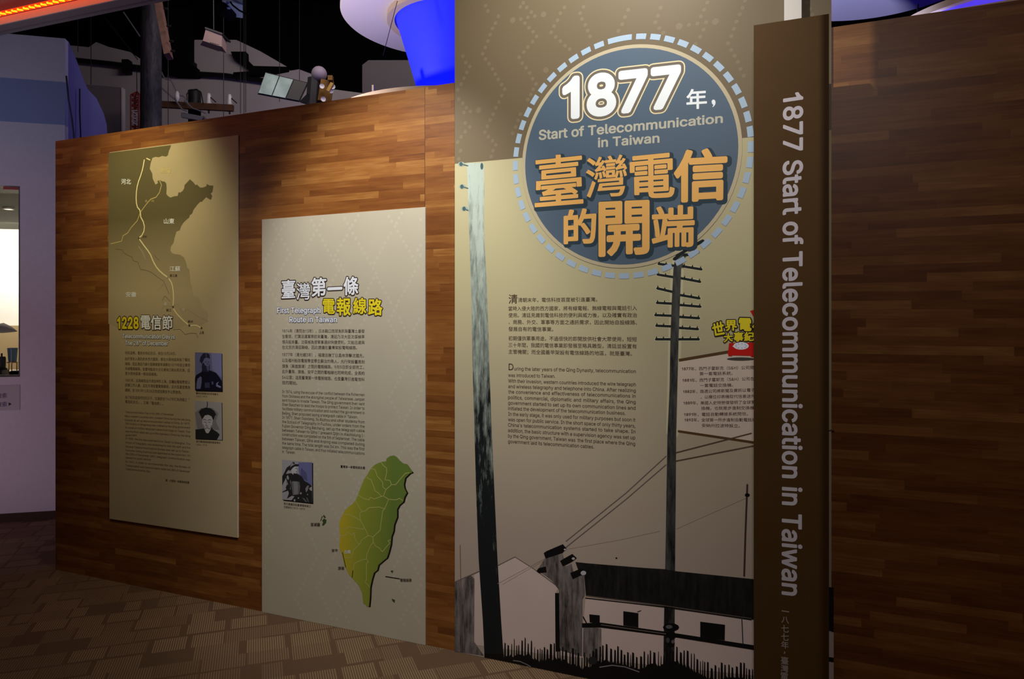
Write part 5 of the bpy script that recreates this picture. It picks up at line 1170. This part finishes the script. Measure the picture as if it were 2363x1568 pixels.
mb = MB(); p0, p1 = at(198, 195, 8.6), at(281, 202, 8.6); mb.prism([p0, p1, Vector((at(281, 330, 8.6).x, 8.6, 0)), Vector((at(198, 330, 8.6).x, 8.6, 0))], (0, .05, 0), mat('grey_board', (150, 140, 146), .7, .2)); mb.prism([at(279.5, 202, 8.59), at(282, 202, 8.59), Vector((at(282, 330, 8.59).x, 8.59, 0)), Vector((at(279.5, 330, 8.59).x, 8.59, 0))], (0, .07, 0), WHITE)
simple('display_board', 'plain grey board with a bright edge leaning before the far wall', 'board', mb)
mb = MB(); mb.prism([at(836, 215, 8.0), at(836, 150, 8.0), at(850, 139, 8.0), at(990, 139, 8.0), at(990, 330, 8.0), at(836, 330, 8.0)], (0, .3, 0), mat('dark_grey_partition', (92, 86, 86), .8, .2))
simple('dark_partition', 'dark grey wall block below the left white disc', 'partition', mb)

# cable tray along the far wall
TRAY = mat('black_tray', (22, 20, 21), .7, .2)
mb = MB(); mb.tube([at(171, 138, 8.93), at(250, 146, 8.93), at(330, 157, 8.93), at(420, 168, 8.93), at(520, 174, 8.93), at(640, 190, 8.93)], .034, TRAY, 4)
for x, y in ((293, 155), (372, 160), (443, 160)): mb.box(at(x, y, 8.93), (.08, .1, .16), TRAY)
simple('cable_tray', 'long black cable tray running along the far wall', 'cable tray', mb)
mb = MB(); mb.prism([at(532, 119, 8.9), at(567, 119, 8.9), at(568, 135, 8.9), at(585, 152, 8.9), at(662, 154, 8.9), at(662, 160, 8.9), at(600, 172, 8.9), at(538, 178, 8.9), at(538, 167, 8.9), at(580, 164, 8.9), at(556, 146, 8.9), at(540, 136, 8.9)], (0, .098, 0), BLACK)
simple('stage_light', 'black stage light silhouetted before the pale far wall', 'stage light', mb)
mb = MB(); mb.prism([at(372, 20, 8.86), at(437, 20, 8.86), at(437, 148, 8.86), at(450, 153, 8.86), at(452, 174, 8.86), at(400, 172, 8.86), at(372, 163, 8.86)], (0, .138, 0), BLACK)
simple('air_duct', 'black air duct hanging between utility pole and pale wall', 'duct', mb)

# utility pole standing close behind the partition
POLE = bpy.data.materials.new('x'); bpy.data.materials.remove(POLE)
POLE = pole_print('weathered_pole_timber', (44, 42, 48), (92, 88, 96)); TIMB = mat('pinkish_timber', (128, 96, 84), .8, .2, noise=.2, scale=20); STEEL = mat('galvanised_steel', (176, 176, 188), .4, .5, metal=.7); PORC = mat('white_porcelain', (225, 220, 222), .25, .5)
zP = 7.2; b0 = at(348, 200, zP)
R = empty('utility_pole', matrix=Matrix.Translation((b0.x, zP, 0))); tag(R, 'thick dark timber utility pole rising behind the wooden wall to the ceiling', 'utility pole')
mb = MB(); r_ = 23.5 / FPX * zP; mb.tube([(b0.x, zP, 0), (b0.x, zP, 2.5), at(349, -60, zP)], [r_ * 1.08, r_, r_ * .92], POLE, 24); wpart('shaft', mb, R)
mb = MB(); mb.bar(at(361, -20, 6.9), at(389, 131, 6.6), .085, .05, TIMB, (1, 0, 0)); arm_ = wpart('crossarm', mb, R)
for x, y in ((379, 20), (386, 60), (392, 95), (395, 118)):
    mb = MB(); c = at(x - 1, y, 6.6); mb.tube([c, c + Vector((.035, 0, .0))], .010, DARKM, 8); sub(wpart('bolt', mb, R), arm_)

# smaller pole top with transformer, crossarm and insulators
zQ = 8.0; cQ = at(449, 300, zQ)
R = empty('pole_top_model', matrix=Matrix.Translation((cQ.x, zQ, 0))); tag(R, 'pole top with brown crossarm black transformer and white insulators beyond the wooden wall', 'utility pole')
mb = MB(); mb.tube([(cQ.x, zQ, 0), (cQ.x, zQ, at(449, 240, zQ).z)], .066, BLACK, 20); wpart('shaft', mb, R)
mb = MB(); c = at(449, 245, zQ); hh = 35 / FPX * zQ; mb.lathe((c.x, c.y - .0, c.z), [(.0001, 0), (.062, 0), (.066, .02), (.066, hh - .02), (.070, hh - .01), (.064, hh), (.0001, hh + .005)], DARKM, 28); wpart('transformer', mb, R)
mb = MB(); mb.bar(at(366, 241, zQ - .12), at(538, 250, zQ - .12), .05, 14 / FPX * zQ, mat('brown_crossarm', (92, 62, 44), .7, .2, noise=.15, scale=14)); wpart('crossarm', mb, R)
for x, y in ((482, 216), (530, 218)):
    c = at(x, y, zQ - .12); L = 24 / FPX * zQ
    mb = MB(); mb.lathe((c.x, c.y, c.z - L), [(.0001, 0), (.026, 0), (.029, .02), (.024, .05), (.027, .06), (.022, .08), (.024, .09), (.014, L), (.0001, L)], PORC, 20); o = wpart('insulator', mb, R)
    mb = MB(); mb.tube([(c.x, c.y, c.z - L - .1), (c.x, c.y, c.z - L)], .01, DARKM, 8); sub(wpart('pin', mb, R), o)
    mb = MB(); mb.tube([at(x + 3, y + 8, zQ - .12), at(x + 16, y + 20, zQ - .2)], .006, DARKM, 6); sub(wpart('wire_tail', mb, R), o)
mb = MB(); c = at(409, 211, zQ - .2); mb.lathe((c.x, c.y, c.z - .11), [(.0001, 0), (.014, .01), (.024, .04), (.026, .06), (.020, .09), (.010, .11), (.0001, .11)], PORC, 18); wpart('insulator', mb, R)
mb = MB(); pts = [at(372 + 62 * k / 14.0, 165 + 75 * k / 14.0 + 6 * math.sin(k * .9), zQ - .2) for k in range(15)]; mb.tube(pts, .007, STEEL, 6); mb.tube([at(372, 202, zQ - .2), at(388, 216, zQ - .2), at(404, 230, zQ - .2), at(420, 252, zQ - .2), at(432, 257, zQ - .2)], .008, STEEL, 6); mb.tube([at(425, 232, zQ - .2), at(445, 250, zQ - .2), at(462, 256, zQ - .2), at(475, 262, zQ - .2)], .007, STEEL, 6)
mb.tube([at(432, 232, zQ - .2), at(431, 218, zQ - .2), at(438, 208, zQ - .2), at(454, 206, zQ - .2), at(464, 214, zQ - .2), at(469, 240, zQ - .2)], .006, DARKM, 6); wpart('guy_chain', mb, R)
mb = MB(); mb.bar(at(420, 266, zQ - .15), at(474, 276, zQ - .15), .05, .05, STEEL); mb.tube([at(463, 276, zQ - .2), at(470, 268, zQ - .2), at(476, 276, zQ - .2)], .01, STEEL, 6); wpart('bracket', mb, R)

# red and white lattice tower model
zT = 8.2
R = empty('lattice_tower', matrix=Matrix.Translation((at(317, 300, zT).x, zT, 0))); tag(R, 'small red and white lattice mast model left of the thick utility pole', 'lattice tower')
RP = mat('red_paint', (140, 34, 34), .5, .3)
def cor(y):
    c = at(316, y, zT); w_ = (9 if y > 220 else 7) / FPX * zT
    return [Vector((c.x + a * w_, c.y + b * w_, c.z)) for a, b in ((-1, -1), (1, -1), (1, 1), (-1, 1))]
zb_ = [Vector((p.x, p.y, 0)) for p in cor(300)]; mb = MB(); tp = cor(222)
for a, b in zip(zb_, tp): mb.tube([a, b], .010, RP, 6)
wpart('mast', mb, R); mb = MB(); ys = list(range(222, 310, 12))
for i, y in enumerate(ys):
    c0 = cor(y)
    for k in range(4): mb.tube([c0[k], c0[(k + 1) % 4]], .007, RP if (i // 3) % 2 == 0 else PORC, 5)
    if i + 1 < len(ys):
        c1 = cor(ys[i + 1])
        for k in range(4): mb.tube([c0[k], c1[(k + 1) % 4]], .005, RP if (i // 3) % 2 == 0 else PORC, 5)
wpart('lattice', mb, R); mb = MB(); ap = at(316, 212, zT)
for p in tp: mb.tube([p, ap], .008, RP, 5)
mb.tube([ap, at(315, 150, zT)], .004, DARKM, 5); wpart('spire', mb, R)

# hanging projector
zj = 5.2; R = empty('projector', matrix=Matrix.Translation(at(533, 16, zj))); tag(R, 'pale blue white projector hanging from the dark ceiling', 'projector')
PJ = mat('projector_white', (196, 206, 222), .4, .4); rot = Matrix.Rotation(.35, 3, 'Z') @ Matrix.Rotation(-.25, 3, 'X')
mb = MB(); c = at(537, 15, zj); mb.box(c, (.135, .16, .055), PJ, rot); mb.box(c + Vector((.0, 0, .035)), (.10, .12, .02), PJ, rot); wpart('body', mb, R)
mb = MB(); c2 = at(514, 20, zj - .08); mb.tube([c2 + Vector((.01, .12, .0)), c2, c2 + Vector((-.005, -.02, -.004))], [.042, .042, .036], BLACK, 20); lens_ = wpart('lens', mb, R)
mb = MB(); c3 = at(528, 20, zj - .12); mb.lathe((c3.x, c3.y, c3.z), [(.0001, .01), (.012, .006), (.012, 0), (.0001, -.004)], mat('lens_glint', (150, 170, 220), .15, .6), 16); sub(wpart('glint_disc', mb, R), lens_)  # pale blue disc stands in for the glint on the projector lens
mb = MB(); mb.tube([at(531, 4, zj - .12), at(537, 12, zj - .12), at(552, 24, zj - .12), at(570, 33, zj - .1), at(575, 28, zj - .05)], .006, BLACK, 6); wpart('cable', mb, R)
mb = MB(); mb.tube([at(533, 2, zj), at(533, -160, zj)], .015, DARKM, 8); wpart('ceiling_mount', mb, R)

# hanging loudspeaker box
zk = 6.6; R = empty('loudspeaker', matrix=Matrix.Translation(at(491, 118, zk))); tag(R, 'boxy pinkish white loudspeaker hanging by a wire under the dark ceiling', 'loudspeaker')
SPK = mat('off_white_cabinet', (150, 126, 120), .6, .3)
mb = MB(); P = [(475, 65), (513, 78), (512, 108), (502, 118), (466, 103), (466, 100)]
f_ = [at(475, 66, zk), at(512, 79, zk + .05), at(512, 108, zk + .05), at(468, 94, zk)]; dv = Vector((-.02, .16, .0))
mb.prism(f_, dv, SPK); mb.prism([at(468, 94, zk - .001), at(512, 108, zk + .049), at(506, 119, zk + .15), at(462, 104, zk + .12)], (0, .01, 0.01), SPK); cab_ = wpart('cabinet', mb, R)
mb = MB(); mb.prism([at(473, 62, zk - .01), at(513, 76, zk + .04), at(513, 80, zk + .04), at(473, 66, zk - .01)], (0, .2, 0), DARKM); wpart('bracket', mb, R)
mb = MB(); mb.prism([at(484, 97, zk - .004), at(505, 103, zk + .022), at(505, 104.5, zk + .022), at(484, 98.5, zk - .004)], (0, .005, 0), DARKM); sub(wpart('grille_slot', mb, R), cab_)
mb = MB(); mb.tube([at(493, 68, zk + .1), at(492, -90, zk + .1)], .005, DARKM, 6); wpart('hanging_wire', mb, R)

# satellite model
zs_ = 7.0; R = empty('satellite_model', matrix=Matrix.Translation(at(740, 235, zs_))); tag(R, 'satellite model with three glassy solar cells and gold body beyond the wooden wall', 'satellite model')
GOLD = mat('gold_foil', (112, 78, 30), .35, .5, metal=.6, noise=.25, scale=24); CELL = mat('solar_cell_reflection_tone', (176, 200, 184), .2, .6, noise=.35, scale=6); CELLD = mat('solar_cell_dark', (92, 92, 84), .2, .5); CHAR = mat('charcoal_foil', (44, 42, 42), .6, .3)  # CELL has the reflected shine and streaks painted in, CELLD has none
def lerp2(u, v):
    tl, tr, br, bl_ = at(613, 168, zs_), at(711, 192, zs_ + .12), at(691, 234, zs_ + .12), at(596, 216, zs_)
    return (tl * (1 - u) + tr * u) * (1 - v) + (bl_ * (1 - u) + br * u) * v
nrm = (lerp2(1, 0) - lerp2(0, 0)).cross(lerp2(0, 1) - lerp2(0, 0)).normalized() * .02
mb = MB(); mb.prism([lerp2(-.01, -.03) , lerp2(1.01, -.03), lerp2(1.01, 1.03), lerp2(-.01, 1.03)], nrm, CHAR); frame_ = wpart('panel_frame', mb, R)
for i in range(3):
    u0, u1 = i / 3 + .012, (i + 1) / 3 - .012; mb = MB(); off = Vector((0, -.012, 0)) 
    mb.prism([lerp2(u0, .02) + off, lerp2(u1, .02) + off, lerp2(u1, .98) + off, lerp2(u0, .98) + off], -off * .6, CELL if i < 2 else CELLD); sub(wpart('solar_cell', mb, R), frame_)
mb = MB(); c = at(724, 205, zs_ + .15); mb.tube([at(722, 262, zs_ + .15), at(727, 182, zs_ + .15)], [.078, .072], CHAR, 8); mb.prism([at(710, 215, zs_ + .06), at(691, 234, zs_ + .1), at(712, 240, zs_ + .1)], (0, .05, 0), CHAR); wpart('bus', mb, R)
mb = MB(); mb.box(at(752, 214, zs_ + .14), (.125, .13, .21), GOLD, Matrix.Rotation(.25, 3, 'Z') @ Matrix.Rotation(.15, 3, 'Y')); mb.tube([at(748, 240, zs_ + .14), at(748, 252, zs_ + .14), Vector((at(748, 252, zs_ + .14).x, zs_ + .14, 0))], .03, CHAR, 10); body_ = wpart('body', mb, R)
mb = MB(); mb.bar(at(757, 211, zs_ - .02), at(767, 192, zs_ - .02), .03, .03, mat('brass_yellow', (180, 140, 66), .4, .4)); wpart('antenna_block', mb, R); mb = MB(); mb.box(at(763, 181, zs_ + .05), (.045, .05, .045), GOLD); wpart('antenna_block', mb, R)
mb = MB(); c = at(736.5, 171, zs_ + .12); mb.ball((c.x, c.y, c.z), .075, mat('matte_white_ball', (140, 128, 142), .6, .3)); wpart('ball_antenna', mb, R)
for x, y in ((743, 200), (764, 211), (768, 201), (746, 230)):
    c = at(x, y, zs_ + .02 if x != 768 else zs_ + .1); rz = Matrix.Rotation(math.pi / 2, 4, 'X') @ Matrix.Rotation(.3, 4, 'Y')
    mb = MB(); mb.lathe((0, 0, 0), [(.0001, .006), (.012, .004), (.0235, .012), (.0235, .016), (.0001, .0)], PORC, 20); mb.v = [tuple(rz @ Vector(v) + c) for v in mb.v]; sub(wpart('dish', mb, R), body_)

# discs with blue lit funnels
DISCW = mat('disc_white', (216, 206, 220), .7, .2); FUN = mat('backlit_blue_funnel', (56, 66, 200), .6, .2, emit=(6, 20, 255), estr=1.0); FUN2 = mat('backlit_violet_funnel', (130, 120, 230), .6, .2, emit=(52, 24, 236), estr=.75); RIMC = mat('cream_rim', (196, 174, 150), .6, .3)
def canopy(cx_, cy_, z_, rad, r_top, r_bot, drop, label, ring=None):
    c = at(cx_, cy_, z_); R = empty('disc_canopy', matrix=Matrix.Translation((c.x, c.y, 0))); tag(R, label, 'ceiling canopy')
    mb = MB(); mb.lathe((c.x, c.y, c.z), [(r_top * .9, 0), (rad, 0), (rad + .01, .01), (rad + .01, .07), (r_top * .9, .09)], DISCW, 96); disc_ = wpart('disc', mb, R)
    mb = MB(); mb.lathe((c.x, c.y, c.z - .05), [(r_top + .06, .05), (r_top + .06, .0), (r_top, 0), (r_top, .05)], RIMC, 72); wpart('rim', mb, R)
    mb = MB(); n_ = 10; mb.lathe((c.x, c.y, c.z), [(r_bot + (r_top - r_bot) * ((k / n_) ** 1.15), -drop + drop * k / n_) for k in range(n_ + 1)] + [], FUN, 72); mb.lathe((c.x, c.y, 0), [(r_bot, 0), (r_bot, c.z - drop)], FUN, 48); wpart('funnel', mb, R)
    return R, c, disc_
R, c1, disc_ = canopy(1052, 42, 6.0, .92, .50, .22, 1.0, 'white ceiling disc with blue funnel left of the mural top')
for x, y in ((862, 52), (838, 112), (918, 4)):
    mb = MB(); p = at(x, y, 5.6); p.z = c1.z; mb.lathe((p.x, p.y, p.z - .02), [(.0001, 0), (.03, .002), (.034, .02), (.0001, .02)], PORC, 16); sub(wpart('fitting', mb, R), disc_)
mb = MB(); mb.tube([at(917, 2, 5.4), at(884, 128, 5.4)], .0025, DARKM, 5); wpart('cord', mb, R)
c = at(2030, -54, 4.6); R = empty('ceiling_disc', matrix=Matrix.Translation((c.x, c.y, c.z))); tag(R, 'plain lilac lit ceiling disc right of the banner top', 'ceiling canopy')
mb = MB(); mb.lathe((0, 0, 0), [(.0001, 0), (.685, 0), (.695, .01), (.695, .07), (.0001, .09)], DISCW, 96); o = mb.build('disc'); o.parent = R
mb = MB(); p = at(2118, 10, 4.5) - c; mb.tube([p, p + Vector((0, 0, -.05))], .006, DARKM, 6); o = mb.build('fitting'); o.parent = R
mb = MB(); mb.tube([(0, 0, .08), (0, 0, 5.95 - c.z)], .02, DARKM, 8); o = mb.build('hanger'); o.parent = R
c = at(2336, 75, 3.6); R = empty('funnel_light', matrix=Matrix.Translation((c.x, c.y, 0))); tag(R, 'violet blue glowing funnel with a cream rim above the right end of the wall', 'ceiling light')
mb = MB(); mb.lathe((0, 0, c.z), [(.550, 0), (.585, 0), (.585, .03), (.550, .03)], RIMC, 160, True); o = mb.build('rim'); o.parent = R
mb = MB(); mb.lathe((0, 0, c.z), [(.42 + .135 * (k / 10) ** 1.15, -.75 + .075 * k) for k in range(11)], FUN2, 128); mb.lathe((0, 0, 0), [(.42, 0), (.42, c.z - .75)], FUN2, 48); o = mb.build('funnel'); o.parent = R
lamp('funnel_lamp', at(2200, 60, 2.75), .2, (.2, .1, 1.0), .06)
mb = MB(); mb.bar(at(2122, 49, 2.9), at(2460, -9, 2.75), .04, .022, RIMC, (0, 1, 0)); mb.bar(at(2440, 10, 2.78), Vector((at(2440, 10, 2.78).x, 2.78, 0)), .04, .04, RIMC, (1, 0, 0)); simple('cream_valance', 'cream edge strip showing along the wall top under the violet funnel', 'trim strip', mb)
def hoop(cx_, y_top, z_, rad, tall, label):
    c = at(cx_, y_top, z_); R = empty('cream_hoop', matrix=Matrix.Translation((c.x, c.y + rad, 0))); tag(R, label, 'kiosk canopy')
    mb = MB(); mb.lathe((c.x, c.y + rad, c.z - tall), [(rad - .04, 0), (rad, 0), (rad, tall), (rad - .04, tall)], RIMC, 96, True); wpart('band', mb, R)
    mb = MB()
    for t in (.3, 1.35, 2.4, 3.45, 4.5, 5.55): mb.tube([(c.x + (rad - .02) * math.cos(t), c.y + rad + (rad - .02) * math.sin(t), 0), (c.x + (rad - .02) * math.cos(t), c.y + rad + (rad - .02) * math.sin(t), c.z - tall)], .02, RIMC, 8)
    wpart('post', mb, R); return R
R = hoop(1010, 197, 5.2, .95, .12, 'cream curved hoop under the blue funnel left of the mural')
mb = MB(); mb.box(at(861, 208, 5.55), (.014, .03, .07), RIMC); wpart('joint', mb, R)
lamp('blue_uplight', at(1042, 235, 5.3), 3, (.0, .02, 1.0), .06)
area('cove_fill', (-3.0, 3.3, 2.3), (-2.5, 3.95, 3.1), 1.6, (.92, .88, 1.0), .5, .2)  # added unseen area light that lifts the cove's grey underside
spot('lilac_wash', (-3.75, 3.9, 2.6), (-3.5, 5.3, 2.7), 10.5, (.72, .74, 1.0), 96, .7, .15)
spot('pink_bounce', (-3.7, 3.7, .7), (-3.55, 5.3, .9), 16.5, (1.0, .78, .90), 96, .8, .15)
spot('disc_lilac_wash', (1.7, 3.3, 2.2), (2.2, 4.5, 3.6), 150, (.60, .64, 1.0), 80, .8)
spot('valance_fill', (1.75, 2.75, 2.0), (2.0, 3.2, 2.85), 12, (1.0, .78, .72), 90, .9)  # added spot hidden behind the partition, brightens the cream strip and rim
spot('projector_fill', (-1.5, 4.3, 2.5), at(537, 16, 5.2), 9, (.8, .9, 1.0), 20, .8)  # added spot hidden behind the partition, brightens the projector from below
area('hall_wash', (-1.5, 6.2, 4.6), (-2.5, 9, 3.2), 24, (1.0, .88, .86), 2.5, .5)
spot('disc_fill', (-1.9, 5.0, 2.75), (-.75, 5.9, 3.95), 95, (1.0, .88, .92), 90, .8)  # added spot hidden behind the partition, brightens the left disc's underside
spot('hoop_fill', (-.75, 4.2, 2.3), (-.75, 5.2, 3.1), 10, (1.0, .8, .62), 46, .9)  # added warm spot, out of sight, so the cream hoop isn't black

# thin wires hanging from the ceiling
for x, y, y1, zz_, where in ((210, 20, 195, 7.8, 'above the plain grey board'), (180, 30, 120, 7.8, 'above the blue sail shaped partition'), (388, 130, 290, 7.5, 'close to the right side of the thick utility pole'), (516, 30, 270, 7.5, 'beside the hanging loudspeaker'),
                             (555, 118, 262, 8.2, 'leftmost of three close together right of the pole top'), (563, 118, 262, 8.2, 'middle one of three close together right of the pole top'), (567, 120, 260, 8.2, 'rightmost of three close together right of the pole top'),
                             (645, 0, 235, 8.3, 'behind the glassy solar cells'), (691, 0, 190, 8.3, 'just left of the white ball of the satellite')):
    p = at(x, y1, zz_); L = max((5.95 - p.z), .3)
    mb = MB(); mb.tube([(0, 0, 0), (0, 0, L)], .0035, mat('grey_wire', (44, 42, 44), .6, .3), 6)
    o = mb.build('hanging_wire', matrix=Matrix.Translation(p)); tag(o, 'thin grey ceiling wire ' + where, 'wire', 'wires hanging from the ceiling')
mb = MB(); mb.tube([at(285, 28, 7.1), at(323, 84, 7.1)], .006, STEEL, 6); mb.tube([at(240, 38, 7.1), at(318, 138, 7.1)], .004, DARKM, 6); simple('guy_wire', 'slanting guy wires running down to the thick utility pole', 'guy wire', mb)

for o in bpy.data.objects:
    for k_ in ('_s', '_d', '_h'):
        if k_ in o: del o[k_]
